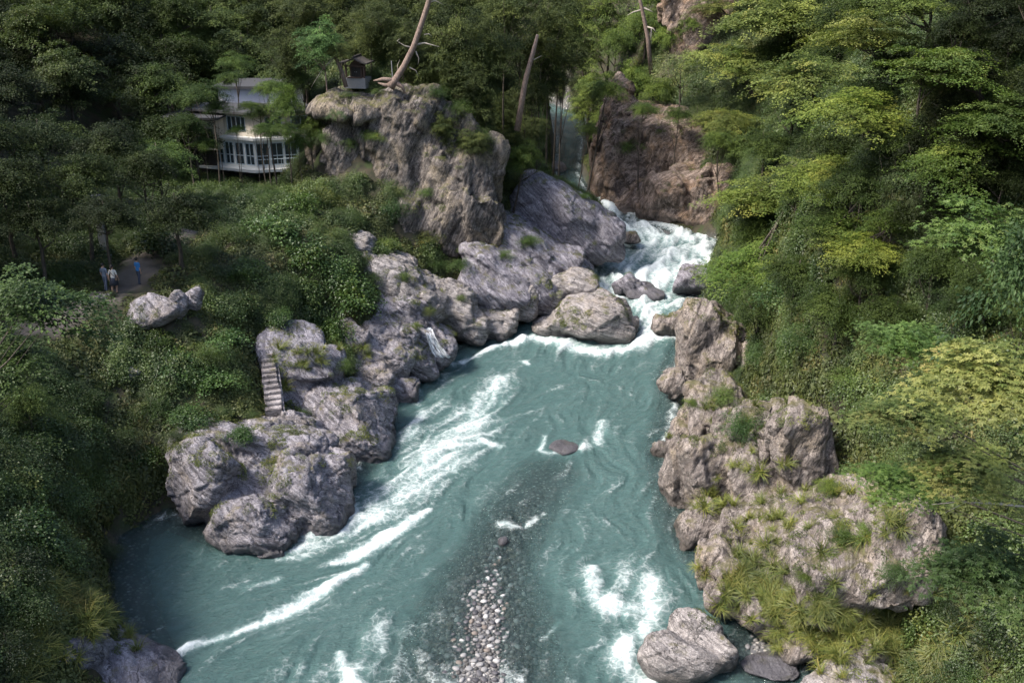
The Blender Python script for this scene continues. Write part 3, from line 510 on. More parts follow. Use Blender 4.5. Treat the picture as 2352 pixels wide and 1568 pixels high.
foam = np.zeros(len(xw))
for pts, wid, st in FOAM:
    P = [on_water(*p) for p in pts]; d, t = seg_d(xw, yw, P); w = np.interp(t, range(len(wid)), wid)
    foam = np.maximum(foam, st * np.exp(-(d / (w * 1.3)) ** 1.7))
licv = samp(LC, xw, yw); lic2 = samp(LC2, xw, yw); inL = (yw > 25) & (yw < 119)
licv = np.where(inL, licv, 0); lic2 = np.where(inL, lic2, 0)
fast = sstep(69, 74, yw) * (1 - sstep(95, 104, yw)); foam = np.maximum(foam, fast * (.70 + .18 * np.clip(lic2, -1.5, 1.5)))
foam = np.maximum(foam, .5 * sstep(62, 60, -dRf * 0 + 61) * 0 + .42 * np.exp(-((dRf + .2) / .35) ** 2) * (sstep(40, 46, yw)))
foam = foam + .07 * np.clip(lic2, -2, 2) * (foam > .05) + .05
hterr, _ = heights(xw, yw)
pw = np.stack([xw, yw, xw * 0], 1)
turb = .35 + 1.0 * np.clip(foam, 0, 1) + .8 * fast
wav = turb * (.075 * lic2 + .03 * licv + .07 * fbm(pw * np.array([.9, .9, 1]) + 3, 4) + .09 * fbm(pw * .33 + 8, 3)) + .10 * np.clip(foam, 0, 1) * (1 + .5 * fbm(pw * 3.1, 3))
wav = np.where(yw < 24.5, 0, wav); wzv = water_z(yw); surf = wzv + wav * sstep(0, 1.5, -dRf + 1.2)
depth = np.clip(wzv - hterr, 0, 3)
Wf = grid_faces(len(wy), len(wx)); kf = keep[Wf].all(1); Wf = Wf[kf]; used = np.unique(Wf); mp = np.full(len(xw), -1); mp[used] = np.arange(len(used))
WV = np.stack([xw, yw, surf], 1)[used]
river = link('river', mesh_from('river', WV, mp[Wf], attrs={'foam': foam[used], 'depth': depth[used], 'lic': (.5 + .22 * licv)[used]}), M['water'])
tag(river, 'teal mountain river with white rapids', kind='structure')
def in_water(x, y): return float(river_d([x], [y])[0]) < 0
# ------------------------------------------------------------------ plants
def rand_unit(rs, n, zmin=-1):
    v = rs.randn(n, 3); v /= np.linalg.norm(v, axis=1, keepdims=True); v[:, 2] = np.abs(v[:, 2]) if zmin >= 0 else v[:, 2]; return v
def leaves_mesh(name, P, Nn, T, size, v, shape='diamond', asp=.5):
    """leaf blades: P centres, Nn normals, T pointing directions"""
    T = T - Nn * (T * Nn).sum(1, keepdims=True); T /= np.linalg.norm(T, axis=1, keepdims=True) + 1e-9; S = np.cross(Nn, T); size = size[:, None]; n = len(P)
    if shape == 'diamond':
        V = np.stack([P - T * size * .5, P + S * size * asp * .5 - T * size * .05, P + T * size * .5 - Nn * size * .12, P - S * size * asp * .5 - T * size * .05], 1).reshape(-1, 3)
        F = np.arange(n * 4).reshape(n, 4); k = 4; return mesh_from(name, V, Fq=F, smooth=False, attrs={'v': np.repeat(v, k)})
    base = P - T * size * .25; Vs = []; Fs = []                                            # a palmate maple leaf: five pointed lobes
    for a, l in ((-112, .55), (-56, .85), (0, 1.0), (56, .85), (112, .55)):
        a = math.radians(a); d = T * math.cos(a) + S * math.sin(a); e = -T * math.sin(a) + S * math.cos(a)
        Vs += [base, base + (d * .34 + e * .13) * size * l, base + d * size * .72 * l - Nn * size * .12 * l, base + (d * .34 - e * .13) * size * l]
    V = np.stack(Vs, 1).reshape(-1, 3); F = np.arange(n * 20).reshape(-1, 4)
    return mesh_from(name, V, Fq=F, smooth=False, attrs={'v': np.repeat(v, 20)})
def crown_mesh(name, seed, npads=60, leaf=.034, pad=(.22, .42), per=620, kind='broad', flat=.75, shape='diamond', asp=.55, up=.75, thick=.09, tier=0, dome=.35):
    rs = np.random.RandomState(seed); Ps = []; Ns = []; Ts = []; Vv = []
    for k in range(npads):
        u = rand_unit(rs, 1)[0]; rr = rs.rand() ** .45
        if kind == 'broad' and u[2] < -.35: u[2] *= -1
        rr *= rs.uniform(.8, 1.12); c = u * rr * np.array([.84, .84, .82 * flat])
        if tier: c[2] = np.round(c[2] / tier) * tier + rs.randn() * .035
        r = rs.uniform(*pad); tilt = np.array([c[0], c[1], 0]) * (.24 if kind != 'conifer' else .15); n = int(per * (r / pad[1]) ** 2); pv = rs.randn()
        a = rs.rand(n) * 2 * math.pi; q = np.sqrt(rs.rand(n)); ph = rs.rand() * 7
        edge = 1 + .30 * np.sin(a * 3 + ph) + .22 * np.sin(a * 5 + ph * 2) + .12 * np.sin(a * 11 + ph); q = q * edge; el = rs.uniform(.55, .9); yaw = math.atan2(c[1], c[0]) + rs.randn() * .5
        lx_, ly_ = q * np.cos(a) * r, q * np.sin(a) * r * el
        x = lx_ * math.cos(yaw) - ly_ * math.sin(yaw); y = lx_ * math.sin(yaw) + ly_ * math.cos(yaw)
        z = -tilt[0] * x * 1.2 - tilt[1] * y * 1.2 - dome * r * q * q + rs.randn(n) * thick * r * 1.3 + .22 * r * fbm(np.stack([x, y, x * 0], 1) * 9 + k * 3.1, 2)
        P = c + np.stack([x, y, z], 1); N = np.stack([x * .4 + tilt[0], y * .4 + tilt[1], np.full(n, up)], 1) + rs.randn(n, 3) * .38
        out = P - c * .3; T = out + rs.randn(n, 3) * .35 * np.linalg.norm(out, axis=1, keepdims=True); T[:, 2] -= .25 * r
        Ps.append(P); Ns.append(N); Ts.append(T); Vv.append(np.clip(.45 + .28 * pv + .2 * rs.randn(n), 0, 1))
    P = np.concatenate(Ps); N = np.concatenate(Ns); N /= np.linalg.norm(N, axis=1, keepdims=True); T = np.concatenate(Ts)
    return leaves_mesh(name, P, N, T, leaf * rs.uniform(.7, 1.3, len(P)), np.concatenate(Vv), shape, asp)
CR = {}
CR['broad'] = [crown_mesh('broad_crown', 10 + k, 80, .034, (.16, .36), 520, tier=.13) for k in range(4)]
CR['conifer'] = [crown_mesh('conifer_crown', 30 + k, 96, .042, (.18, .40), 560, 'conifer', 1.0, asp=.42, thick=.05, up=.95, tier=.2) for k in range(3)]
CR['maple'] = [crown_mesh('maple_crown', 50 + k, 44, .034, (.24, .5), 800, 'broad', .9, asp=.75, thick=.04, up=1.05, tier=.27, dome=.22) for k in range(3)]
CR['shrub'] = [crown_mesh('shrub_crown', 70 + k, 44, .072, (.25, .5), 150, 'broad', .8, asp=.75, thick=.2) for k in range(5)]
CR['fine'] = [crown_mesh('fine_shrub_crown', 90 + k, 50, .050, (.2, .45), 210, 'broad', .8, asp=.45, thick=.2) for k in range(4)]
CR['laurel'] = [crown_mesh('laurel_crown', 140, 26, .085, (.25, .5), 170, 'broad', .9, asp=.5, thick=.15)]
CR['tier'] = [crown_mesh('tiered_crown', 150, 30, .055, (.3, .55), 420, 'broad', 1.0, asp=.62, thick=.03, up=1.1, tier=.33, dome=.25)]
CR['near'] = [crown_mesh('near_maple_crown', 120 + k, 36, .092, (.26, .5), 170, 'broad', .85, 'maple', thick=.08, up=1.0, tier=.3, dome=.3) for k in range(2)]
MATS = {'broad': 'leaf_dark', 'conifer': 'leaf_con', 'maple': 'leaf_maple', 'shrub': 'leaf_shrub', 'fine': 'leaf_shrub', 'near': 'leaf_near', 'laurel': 'leaf_dark', 'tier': 'leaf_maple'}
for k, ms in CR.items():
    for m_ in ms: m_.materials.append(M[MATS[k]])
_ct = [0]
def trunk_mb(base, top, r0, crown_c, crown_r, seed, limbs=5):
    rs = random.Random(seed); b = Vector(base); t = Vector(top); n = 7; pts = []; rad = []
    bend = Vector((rs.uniform(-.5, .5), rs.uniform(-.5, .5), 0)) * (t - b).length * .08
    for i in range(n):
        f = i / (n - 1); pts.append(b.lerp(t, f) + bend * math.sin(f * math.pi) + Vector((rs.uniform(-1, 1), rs.uniform(-1, 1), 0)) * r0 * .4 * (i > 0)); rad.append(r0 * (1 - .8 * f) * (1.35 if i == 0 else 1))
    m = MB(); m.tube(pts, rad, 8)
    lm = []
    for k in range(limbs):
        f = rs.uniform(.45, .95); s = pts[int(f * (n - 1))]; a = rs.uniform(0, 6.28); e = Vector(crown_c) + Vector((math.cos(a), math.sin(a), rs.uniform(-.3, .5))) * crown_r * rs.uniform(.55, .8)
        mid = s.lerp(e, .5) + Vector((0, 0, -.12 * crown_r)) + Vector((rs.uniform(-.1, .1), rs.uniform(-.1, .1), 0)) * crown_r
        q = MB(); q.tube([s, s.lerp(mid, .6), mid, e], [r0 * .38, r0 * .3, r0 * .22, r0 * .06], 6); lm.append(q)
    return m, lm
def tree(name, kind, c, r, label, cat='tree', group=None, tint=(1, 1, 1), squash=1.0, trunk=True, lean=(0, 0), bark='bark', limbs=5, r0=None, base=None):
    """a tree whose crown of radius r is centred on c; the trunk stands on the ground below"""
    _ct[0] += 1; rs = random.Random(_ct[0] * 13 + 5); c = Vector(c); bx_, by_ = c.x + lean[0], c.y + lean[1]
    if base is None and river_d([bx_], [by_])[0] < .8:     # no trunk stands in the river
        bx_ += next((s_ * k_ * .5 for k_ in range(1, 60) for s_ in (-1, 1) if river_d([bx_ + s_ * k_ * .5], [by_])[0] > .8), 0)
    gz = ground(bx_, by_) if base is None else base[2]
    if base is not None: bx_, by_ = base[0], base[1]
    root = empty(name, (bx_, by_, gz - .1)); tag(root, label, cat, group)
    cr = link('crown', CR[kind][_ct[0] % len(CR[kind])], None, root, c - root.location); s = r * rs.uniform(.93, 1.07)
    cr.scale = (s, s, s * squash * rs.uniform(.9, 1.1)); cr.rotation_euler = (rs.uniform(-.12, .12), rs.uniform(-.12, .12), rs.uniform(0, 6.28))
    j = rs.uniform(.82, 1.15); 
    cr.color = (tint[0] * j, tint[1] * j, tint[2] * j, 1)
    if trunk:
        m, lm = trunk_mb((0, 0, -.5), c - root.location + Vector((0, 0, r * squash * .5)), r0 or max(.05, r * .05), c - root.location, r * squash, _ct[0], limbs)
        tk = m.build('trunk', M[bark], root, smooth=True)
        for q in lm: q.build('limb', M[bark], tk, smooth=True)
    return root
def bush(name, kind, px, py, rpx, label, group=None, tint=(1, 1, 1), squash=.8, lift=.3, cat='shrub'):
    h, n, _, d = hit(px, py)
    if h is None: return None
    r = rpx * d / FOC; c = Vector(h) + Vector((0, 0, r * lift * squash))
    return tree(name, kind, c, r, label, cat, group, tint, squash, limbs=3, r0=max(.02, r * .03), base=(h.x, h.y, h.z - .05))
T = tree; Y_ = at_y
def near(px, py, h):                                      # the first place along that line of sight that is h above the slope
    r = ray(px, py); o = Vector((0, 0, CAMZ)); t = 9.0
    while t < 220:
        q = o + r * t
        if q.z - ground(q.x, q.y) < h and float(river_d([q.x], [q.y])[0]) > -6: return q
        t += .4
    return q
def rad(c, rpx): return rpx * (Vector(c) - Vector((0, 0, CAMZ))).length / FOC
rsf = random.Random(3)
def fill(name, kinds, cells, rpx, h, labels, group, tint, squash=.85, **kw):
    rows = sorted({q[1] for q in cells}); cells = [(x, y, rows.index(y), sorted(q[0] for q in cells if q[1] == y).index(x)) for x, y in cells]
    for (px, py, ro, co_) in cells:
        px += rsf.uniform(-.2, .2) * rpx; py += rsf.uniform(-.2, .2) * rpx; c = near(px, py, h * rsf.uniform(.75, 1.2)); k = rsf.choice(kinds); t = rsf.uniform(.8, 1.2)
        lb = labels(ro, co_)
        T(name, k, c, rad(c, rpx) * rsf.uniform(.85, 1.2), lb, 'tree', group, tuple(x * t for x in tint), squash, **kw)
def lattice(x0, x1, y0, y1, dx, dy, skip=None):
    o = []; j = 0; y = y1
    while y >= y0:
        x = x0 + (dx / 2 if j % 2 else 0)
        while x <= x1:
            if not (skip and skip(x, y)): o.append((x, y))
            x += dx
        y -= dy; j += 1
    return o
# --- forest on the left bank
bld = lambda x, y: 400 < x < 720 and 130 < y < 450
def slope_left(c, dz=8.0):
    x = c.x
    while ground(x, c.y - 1) < c.z - dz and x > c.x - 12: x -= .5
    return (x, c.y - 1, ground(x, c.y - 1))
ORD = ['first', 'second', 'third', 'fourth', 'fifth', 'sixth', 'seventh', 'eighth', 'ninth', 'tenth', 'eleventh', 'twelfth', 'thirteenth', 'fourteenth', 'fifteenth', 'sixteenth', 'seventeenth', 'eighteenth', 'nineteenth', 'twentieth'] + ['next'] * 60
def row_label(what, where):
    return lambda ro, co: f"{what}, {ORD[co]} from left in {'top' if ro == 0 else ORD[ro]} row {where}"
GL = 'broadleaf trees of the left forest'
fill('broadleaf_tree', ['broad'], lattice(-60, 420, 60, 500, 150, 88), 100, 4.5, row_label('dark shade-tinted broadleaf tree', 'above the path'), GL, (.55, .6, .5))  # tint also puts the left side's deep shade into the leaves
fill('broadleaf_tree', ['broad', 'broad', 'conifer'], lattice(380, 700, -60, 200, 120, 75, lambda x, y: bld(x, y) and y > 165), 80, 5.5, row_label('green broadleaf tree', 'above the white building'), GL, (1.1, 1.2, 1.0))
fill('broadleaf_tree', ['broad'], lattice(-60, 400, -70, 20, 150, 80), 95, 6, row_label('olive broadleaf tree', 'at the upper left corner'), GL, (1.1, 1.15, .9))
T('broadleaf_tree', 'maple', near(70, 70, 7), 3.4, 'yellowish green tree in the upper left corner of the forest', tint=(.75, .78, .7))
T('broadleaf_tree', 'maple', near(150, 170, 6), 2.8, 'olive tree with flat sprays below the upper left corner', tint=(.5, .55, .5))
T('broadleaf_tree', 'broad', Y_(365, 375, 66), 3.1, 'large leafy tree standing in front of the lower left corner of the white building', tint=(1.5, 1.7, 1.4), squash=.9)
T('broadleaf_tree', 'broad', Y_(655, 250, 76), 1.7, 'slim tree growing in front of the right half of the white building', tint=(1.7, 1.9, 1.2), squash=1.6, r0=.06)
T('broadleaf_tree', 'broad', Y_(600, 262, 79), 1.5, 'small tree crown between the upper building and the cream wall', tint=(1.3, 1.5, 1.2), squash=.8)
T('broadleaf_tree', 'broad', Y_(540, 150, 84), 2.0, 'tree crown just above the upper building', tint=(1.3, 1.5, 1.2), squash=.8)
T('broadleaf_tree', 'broad', Y_(440, 230, 80), 2.2, 'tree crown left of the upper building', tint=(.9, 1.1, .9), squash=.9)
T('broadleaf_tree', 'broad', Y_(690, 190, 84), 2.0, 'tree crown between the upper building and the little shrine', tint=(1.1, 1.3, 1), squash=.9)
T('broadleaf_tree', 'broad', Y_(470, 470, 68), 2.4, 'low spreading tree just left of and under the balcony of the white building', tint=(1.3, 1.5, 1.3), squash=.6)
T('broadleaf_tree', 'broad', Y_(620, 460, 70), 2.2, 'low spreading tree just under the balcony of the white building', tint=(1.3, 1.5, 1.3), squash=.5)
T('broadleaf_tree', 'broad', Y_(690, 330, 75), 1.3, 'tree crown squeezed between the glazed bay and the cliff', tint=(1.6, 1.8, 1.2), squash=1.3, r0=.03)
T('broadleaf_tree', 'broad', Y_(470, 335, 74), 1.2, 'small crown in front of the left part of the glazed bay', tint=(1.1, 1.3, 1.0), squash=.8, r0=.03)
T('broadleaf_tree', 'broad', Y_(500, 250, 76), 1.5, 'dark crown between the annex roof and the upper building', tint=(1.0, 1.2, 1.0), squash=.8, r0=.03)
T('broadleaf_tree', 'broad', Y_(655, 300, 74), 1.3, 'crown in front of the right end of the cream wall', tint=(1.3, 1.5, 1.0), squash=.9, r0=.03)
T('broadleaf_tree', 'broad', Y_(525, 185, 79), 1.6, 'crown hiding the roof of the upper building', tint=(1.1, 1.3, 1.0), squash=.7, r0=.03)
T('broadleaf_tree', 'broad', Y_(575, 245, 77), 1.3, 'crown across the front of the upper building', tint=(1.2, 1.4, 1.0), squash=.5, r0=.03)
T('broadleaf_tree', 'broad', Y_(615, 305, 75), 1.7, 'tree crown in front of the middle of the white building', tint=(1.3, 1.6, 1.2), squash=.8, r0=.07)
T('broadleaf_tree', 'broad', Y_(475, 215, 76), 1.9, 'dark tree crown hiding the left end of the upper building', tint=(1.0, 1.2, 1.0), squash=.8)
T('broadleaf_tree', 'broad', Y_(620, 205, 78), 1.7, 'tree crown hiding the right end of the upper building', tint=(1.3, 1.5, 1.0), squash=.8)
T('broadleaf_tree', 'broad', Y_(545, 300, 76), 1.0, 'light tree spray in front of the cream wall', tint=(1.4, 1.7, 1.3), squash=.7, r0=.03)
T('broadleaf_tree', 'broad', Y_(430, 290, 74), 1.7, 'dark tree crown hiding the left end of the timber annex', tint=(.9, 1.1, .9), squash=.9)
T('broadleaf_tree', 'tier', Y_(95, 730, 19), 1.35, 'tree with tiers of bright pointed leaves at the left edge beside the path', tint=(.62, .8, .72), squash=.8, base=slope_left(Y_(95, 730, 19)), r0=.08)
T('broadleaf_tree', 'tier', Y_(10, 860, 20), 1.3, 'darker tiered tree just below the bright pointed leaves at the left edge', tint=(.35, .45, .4), squash=.8, base=slope_left(Y_(10, 860, 20)), r0=.08)
T('broadleaf_tree', 'broad', near(60, 930, 2), 1.6, 'dark tree overhanging the left bank below the tiered maple', tint=(1.1, 1.2, .9))
T('broadleaf_tree', 'shrub', Y_(365, 560, 60), 2.1, 'round bushy tree with large leaves beside the path', tint=(.6, .75, .65), squash=.9)
T('broadleaf_tree', 'fine', Y_(130, 570, 60), 1.6, 'small grey green tree behind the walkers, left of the grey post', tint=(.3, .36, .36))
# --- trees on the cliff and over the gap
G2g = 'feathery conifers on and behind the left cliff'
_cn = []
for (px, py, Yb, r, sq) in ((700, 30, 86, 2.6, 1.1), (800, 60, 92, 2.8, 1.1), (870, 40, 90, 2.8, 1.2), (780, -50, 94, 3.6, 1.2), (920, -30, 96, 3.6, 1.2), (880, 120, 90, 2.4, 1.1), (960, 110, 86, 2.4, 1.1), (1010, 40, 88, 2.8, 1.25), (1050, 150, 83, 2.4, 1.1), (1010, 220, 80, 1.9, 1.0), (1060, 250, 80, 2.0, 1.1),
                            (1120, 60, 90, 2.8, 1.2), (1150, 170, 84, 2.5, 1.1), (1110, 300, 80, 1.8, 1.1), (1190, 240, 84, 2.2, 1.1), (1220, 90, 92, 2.8, 1.1), (1200, -20, 98, 3.6, 1.1), (1070, -50, 98, 4, 1.1), (1290, 20, 98, 3.2, 1.1), (1280, 150, 94, 2.4, 1.2), (1170, 330, 78, 1.7, 1.1), (1240, 220, 92, 2.0, 1.1), (1090, 320, 74.5, 1.6, 1.0), (1020, 290, 75, 1.4, .9), (1140, 400, 75, 1.3, 1.2), (960, 215, 77, 1.3, .8), (1340, 190, 100, 2.4, 1.2), (660, 110, 84, 2.4, 1.1), (820, 100, 84, 2.2, 1.1), (880, 80, 82, 2.6, 1.3), (960, 160, 80, 2.0, 1.1), (1050, 90, 80, 2.8, 1.3), (1130, 120, 80, 2.6, 1.3), (1000, 170, 79, 2.0, 1.2), (1090, 230, 78, 2.2, 1.2), (1150, 260, 78, 2.1, 1.2), (1080, 190, 79, 2.2, 1.1), (1210, 150, 86, 2.6, 1.3), (1215, 200, 90, 2.2, 1.4), (1190, 290, 88, 1.8, 1.4), (775, 112, 76.3, 1.1, .8), (930, 90, 79, 1.9, 1.2), (860, 60, 80, 2.2, 1.2), (1260, 60, 90, 3.0, 1.3), (1170, 20, 86, 3.0, 1.3), (1180, 430, 76, 1.2, 1.3), (1060, 330, 75, 1.3, .9), (1300, 120, 96, 2.6, 1.3), (1290, 190, 98, 2.2, 1.2), (1380, 250, 100, 2.0, 1.2)):
    _cn.append((px, py, Yb, r, sq))
for (px, py, Yb, r, sq) in _cn:
    tr_ = 0 if py < 60 else 1 if py < 170 else 2 if py < 280 else 3; rk = sorted(q[0] + q[1] * .001 for q in _cn if (0 if q[1] < 60 else 1 if q[1] < 170 else 2 if q[1] < 280 else 3) == tr_).index(px + py * .001)
    cc_ = Y_(px, py, Yb)
    if px > 1100 and py > 140:
        cc_ = near(px, py, r * .9); r = max(1.0, min(r, 2.4))
    T('conifer_tree', 'conifer', cc_, r, f"dark conifer behind the left cliff, {ORD[rk]} from left in the {['top', 'second', 'third', 'lowest'][tr_]} tier", 'tree', G2g, (1.15, 1.15, 1), sq, lean=(-.5, .5), bark='bark', r0=r * .035)
T('pine_tree', 'conifer', Y_(735, 95, 77), 2.2, 'blue green pine with feathery tiers beside the little shrine', tint=(1.5, 2.1, 2.2), squash=1.0, bark='bark_red')
T('broadleaf_tree', 'broad', Y_(1205, 370, 79), 2.0, 'dark leafy tree hanging over the gap right of the overhanging cliff', tint=(1.3, 1.4, 1), squash=1.35, base=(at_y(1175, 460, 80).x, 80, 6.0))
T('broadleaf_tree', 'broad', Y_(715, 300, 76), 1.3, 'light green shrub tree at the left shoulder of the overhanging cliff', tint=(2.6, 2.6, 1.5), squash=1.5)
for (px, py, Yb, r, k_) in ((1218, 210, 88, 2.1, 'uppermost'), (1228, 300, 86, 1.5, 'lowest'), (1258, 150, 94, 2.3, 'farthest')):
    T('conifer_tree', 'conifer', Y_(px, py, Yb), r, f'dark conifer leaning over the narrow gap in front of the far river, {k_} of three', 'tree', None, (1, 1, .9), 1.4)
# --- far side of the bend
G3g = 'trees above the rust brown cliff across the rapids'
_fn = []
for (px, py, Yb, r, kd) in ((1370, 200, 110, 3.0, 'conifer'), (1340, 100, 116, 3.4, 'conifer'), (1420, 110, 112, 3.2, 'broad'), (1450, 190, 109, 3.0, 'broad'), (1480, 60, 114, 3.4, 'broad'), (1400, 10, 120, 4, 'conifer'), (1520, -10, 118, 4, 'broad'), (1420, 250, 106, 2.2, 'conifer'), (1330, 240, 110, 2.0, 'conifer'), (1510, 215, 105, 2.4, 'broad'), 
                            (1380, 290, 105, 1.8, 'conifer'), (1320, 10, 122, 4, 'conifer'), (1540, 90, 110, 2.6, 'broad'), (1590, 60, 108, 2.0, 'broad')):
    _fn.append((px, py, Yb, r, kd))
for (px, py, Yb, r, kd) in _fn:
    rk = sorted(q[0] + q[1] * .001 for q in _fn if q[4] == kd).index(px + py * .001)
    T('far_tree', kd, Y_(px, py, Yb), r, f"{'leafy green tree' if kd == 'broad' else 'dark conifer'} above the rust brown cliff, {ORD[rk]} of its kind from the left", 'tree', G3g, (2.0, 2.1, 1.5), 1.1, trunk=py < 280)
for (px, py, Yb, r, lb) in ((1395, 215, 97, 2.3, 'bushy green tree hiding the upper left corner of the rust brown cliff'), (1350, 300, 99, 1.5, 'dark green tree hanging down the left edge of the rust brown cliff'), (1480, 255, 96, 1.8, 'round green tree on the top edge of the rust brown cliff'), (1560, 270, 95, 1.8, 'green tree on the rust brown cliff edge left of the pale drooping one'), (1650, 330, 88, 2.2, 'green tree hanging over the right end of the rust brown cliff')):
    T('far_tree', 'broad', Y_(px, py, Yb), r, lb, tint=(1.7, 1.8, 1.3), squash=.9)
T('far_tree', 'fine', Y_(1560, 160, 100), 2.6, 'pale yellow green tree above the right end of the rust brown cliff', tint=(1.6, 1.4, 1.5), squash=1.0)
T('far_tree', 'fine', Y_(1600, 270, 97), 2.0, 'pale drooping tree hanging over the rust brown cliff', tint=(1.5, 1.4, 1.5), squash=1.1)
# --- maples on the right bank
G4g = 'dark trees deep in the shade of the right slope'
fill('broadleaf_tree', ['broad'], lattice(2130, 2440, -60, 520, 130, 85), 88, 3.2, row_label('shade-tinted tree', 'of the upper right hollow'), 'shade-tinted trees of the upper right hollow', (.32, .35, .28))  # the hollow's deep shade is put into the leaf tint
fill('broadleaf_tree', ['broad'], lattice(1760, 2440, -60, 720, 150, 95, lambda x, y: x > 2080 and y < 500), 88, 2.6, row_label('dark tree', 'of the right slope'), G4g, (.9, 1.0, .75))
mp = [(1690, 150, 6, 115, (1.15, 1.1, 1.1), 'bright green maple leaning from the right bank toward the far cliff'),
      (1790, 60, 6, 120, (1.2, 1.15, 1.1), 'sunlit maple at the top edge, left of the orange tipped sprays'),
      (1670, 290, 6, 85, (1.2, 1.1, 1.0), 'small yellow green maple hanging lowest over the rust brown cliff'),
      (1830, 190, 6, 140, (1.15, 1.12, 1.0), 'wide sunlit maple near the middle of the right hand canopy'),
      (1990, 100, 7, 130, (1.35, 1.2, 1.2), 'maple with orange tipped sprays high on the right'),
      (2170, 170, 6, 130, (.95, 1.05, .9), 'maple with flat green tiers in front of the dark hollow on the right'),
      (1960, 270, 7, 130, (1.2, 1.2, .9), 'maple whose sprays droop into the dark hollow on the right'),
      (1770, 470, 5, 140, (1.2, 1.2, 1.0), 'maple with long flat sprays reaching over the right side of the rapids'),
      (1880, 420, 6, 110, (1.1, 1.12, .9), 'maple spray joining the long flat sprays to the dark hollow'),
      (1930, 540, 3.5, 110, (.8, .9, .8), 'shaded maple under the wide sunlit one on the right bank'),
      (1740, 620, 3.5, 110, (.85, 1.0, .8), 'green maple beside the dark grey boulder at the right edge of the rapids'),
      (2200, 380, 5, 130, (.85, .98, .8), 'green maple tiers below the dark hollow by the right edge'),
      (1980, 580, 5, 90, (1.45, 1.35, 1.0), 'bright yellow green maple spray in the middle of the right bank'),
      (2310, 300, 5, 120, (.6, .7, .6), 'shaded maple branch at the far right edge'),
      (2080, 20, 6, 110, (.85, .9, .8), 'dark green maple at the top of the picture on the right'),
      (1640, 20, 5, 50, (1.0, .9, 1.0), 'small leafy tree below the pinkish bare cliff')]
for (px, py, h, rpx, tn, lb) in mp:
    c = near(px, py, h); T('maple_tree', 'maple', c, rad(c, rpx), lb, 'tree', None, tn, .62, lean=(2.6, .8), limbs=7)
def slope_base(c, dz=2.2):
    x = c.x
    while ground(x, c.y + 1) < c.z - dz and x < c.x + 12: x += .5
    return (x, c.y + 1, ground(x, c.y + 1))
for (px, py, Yb, r, tn, sq, lb) in ((2250, 560, 19, 1.35, (.72, .92, .75), .8, 'near maple with starry leaves at the right edge above the brown hollow'),
        (2270, 880, 13, 1.15, (1.35, 1.2, 1.25), .62, 'nearest maple with pale yellowish starry leaves on the lower right'),
        (2090, 960, 15, .95, (1.0, 1.0, .95), .55, 'pale green maple spray in front of the right rock face'),
        (2200, 1080, 14.5, 1.1, (1.0, 1.0, .95), .5, 'yellow green starry maple spray hanging below the nearest maple'),
        (2060, 1120, 17, 1.0, (.7, .9, .72), .6, 'green maple spray lowest in front of the brown rock wall'),
        (2080, 790, 23, 1.15, (.62, .82, .7), .8, 'round green maple crown above the tan rock face'),
        (2270, 1330, 14.5, 1.3, (.36, .48, .5), .9, 'dark shaded maple in the lower right corner')):  # the corner's shade is put into this maple's dark tint
    c = Y_(px, py, Yb); T('maple_tree', 'near', c, r, lb, tint=tn, squash=sq, limbs=2, base=slope_base(c), r0=.05)
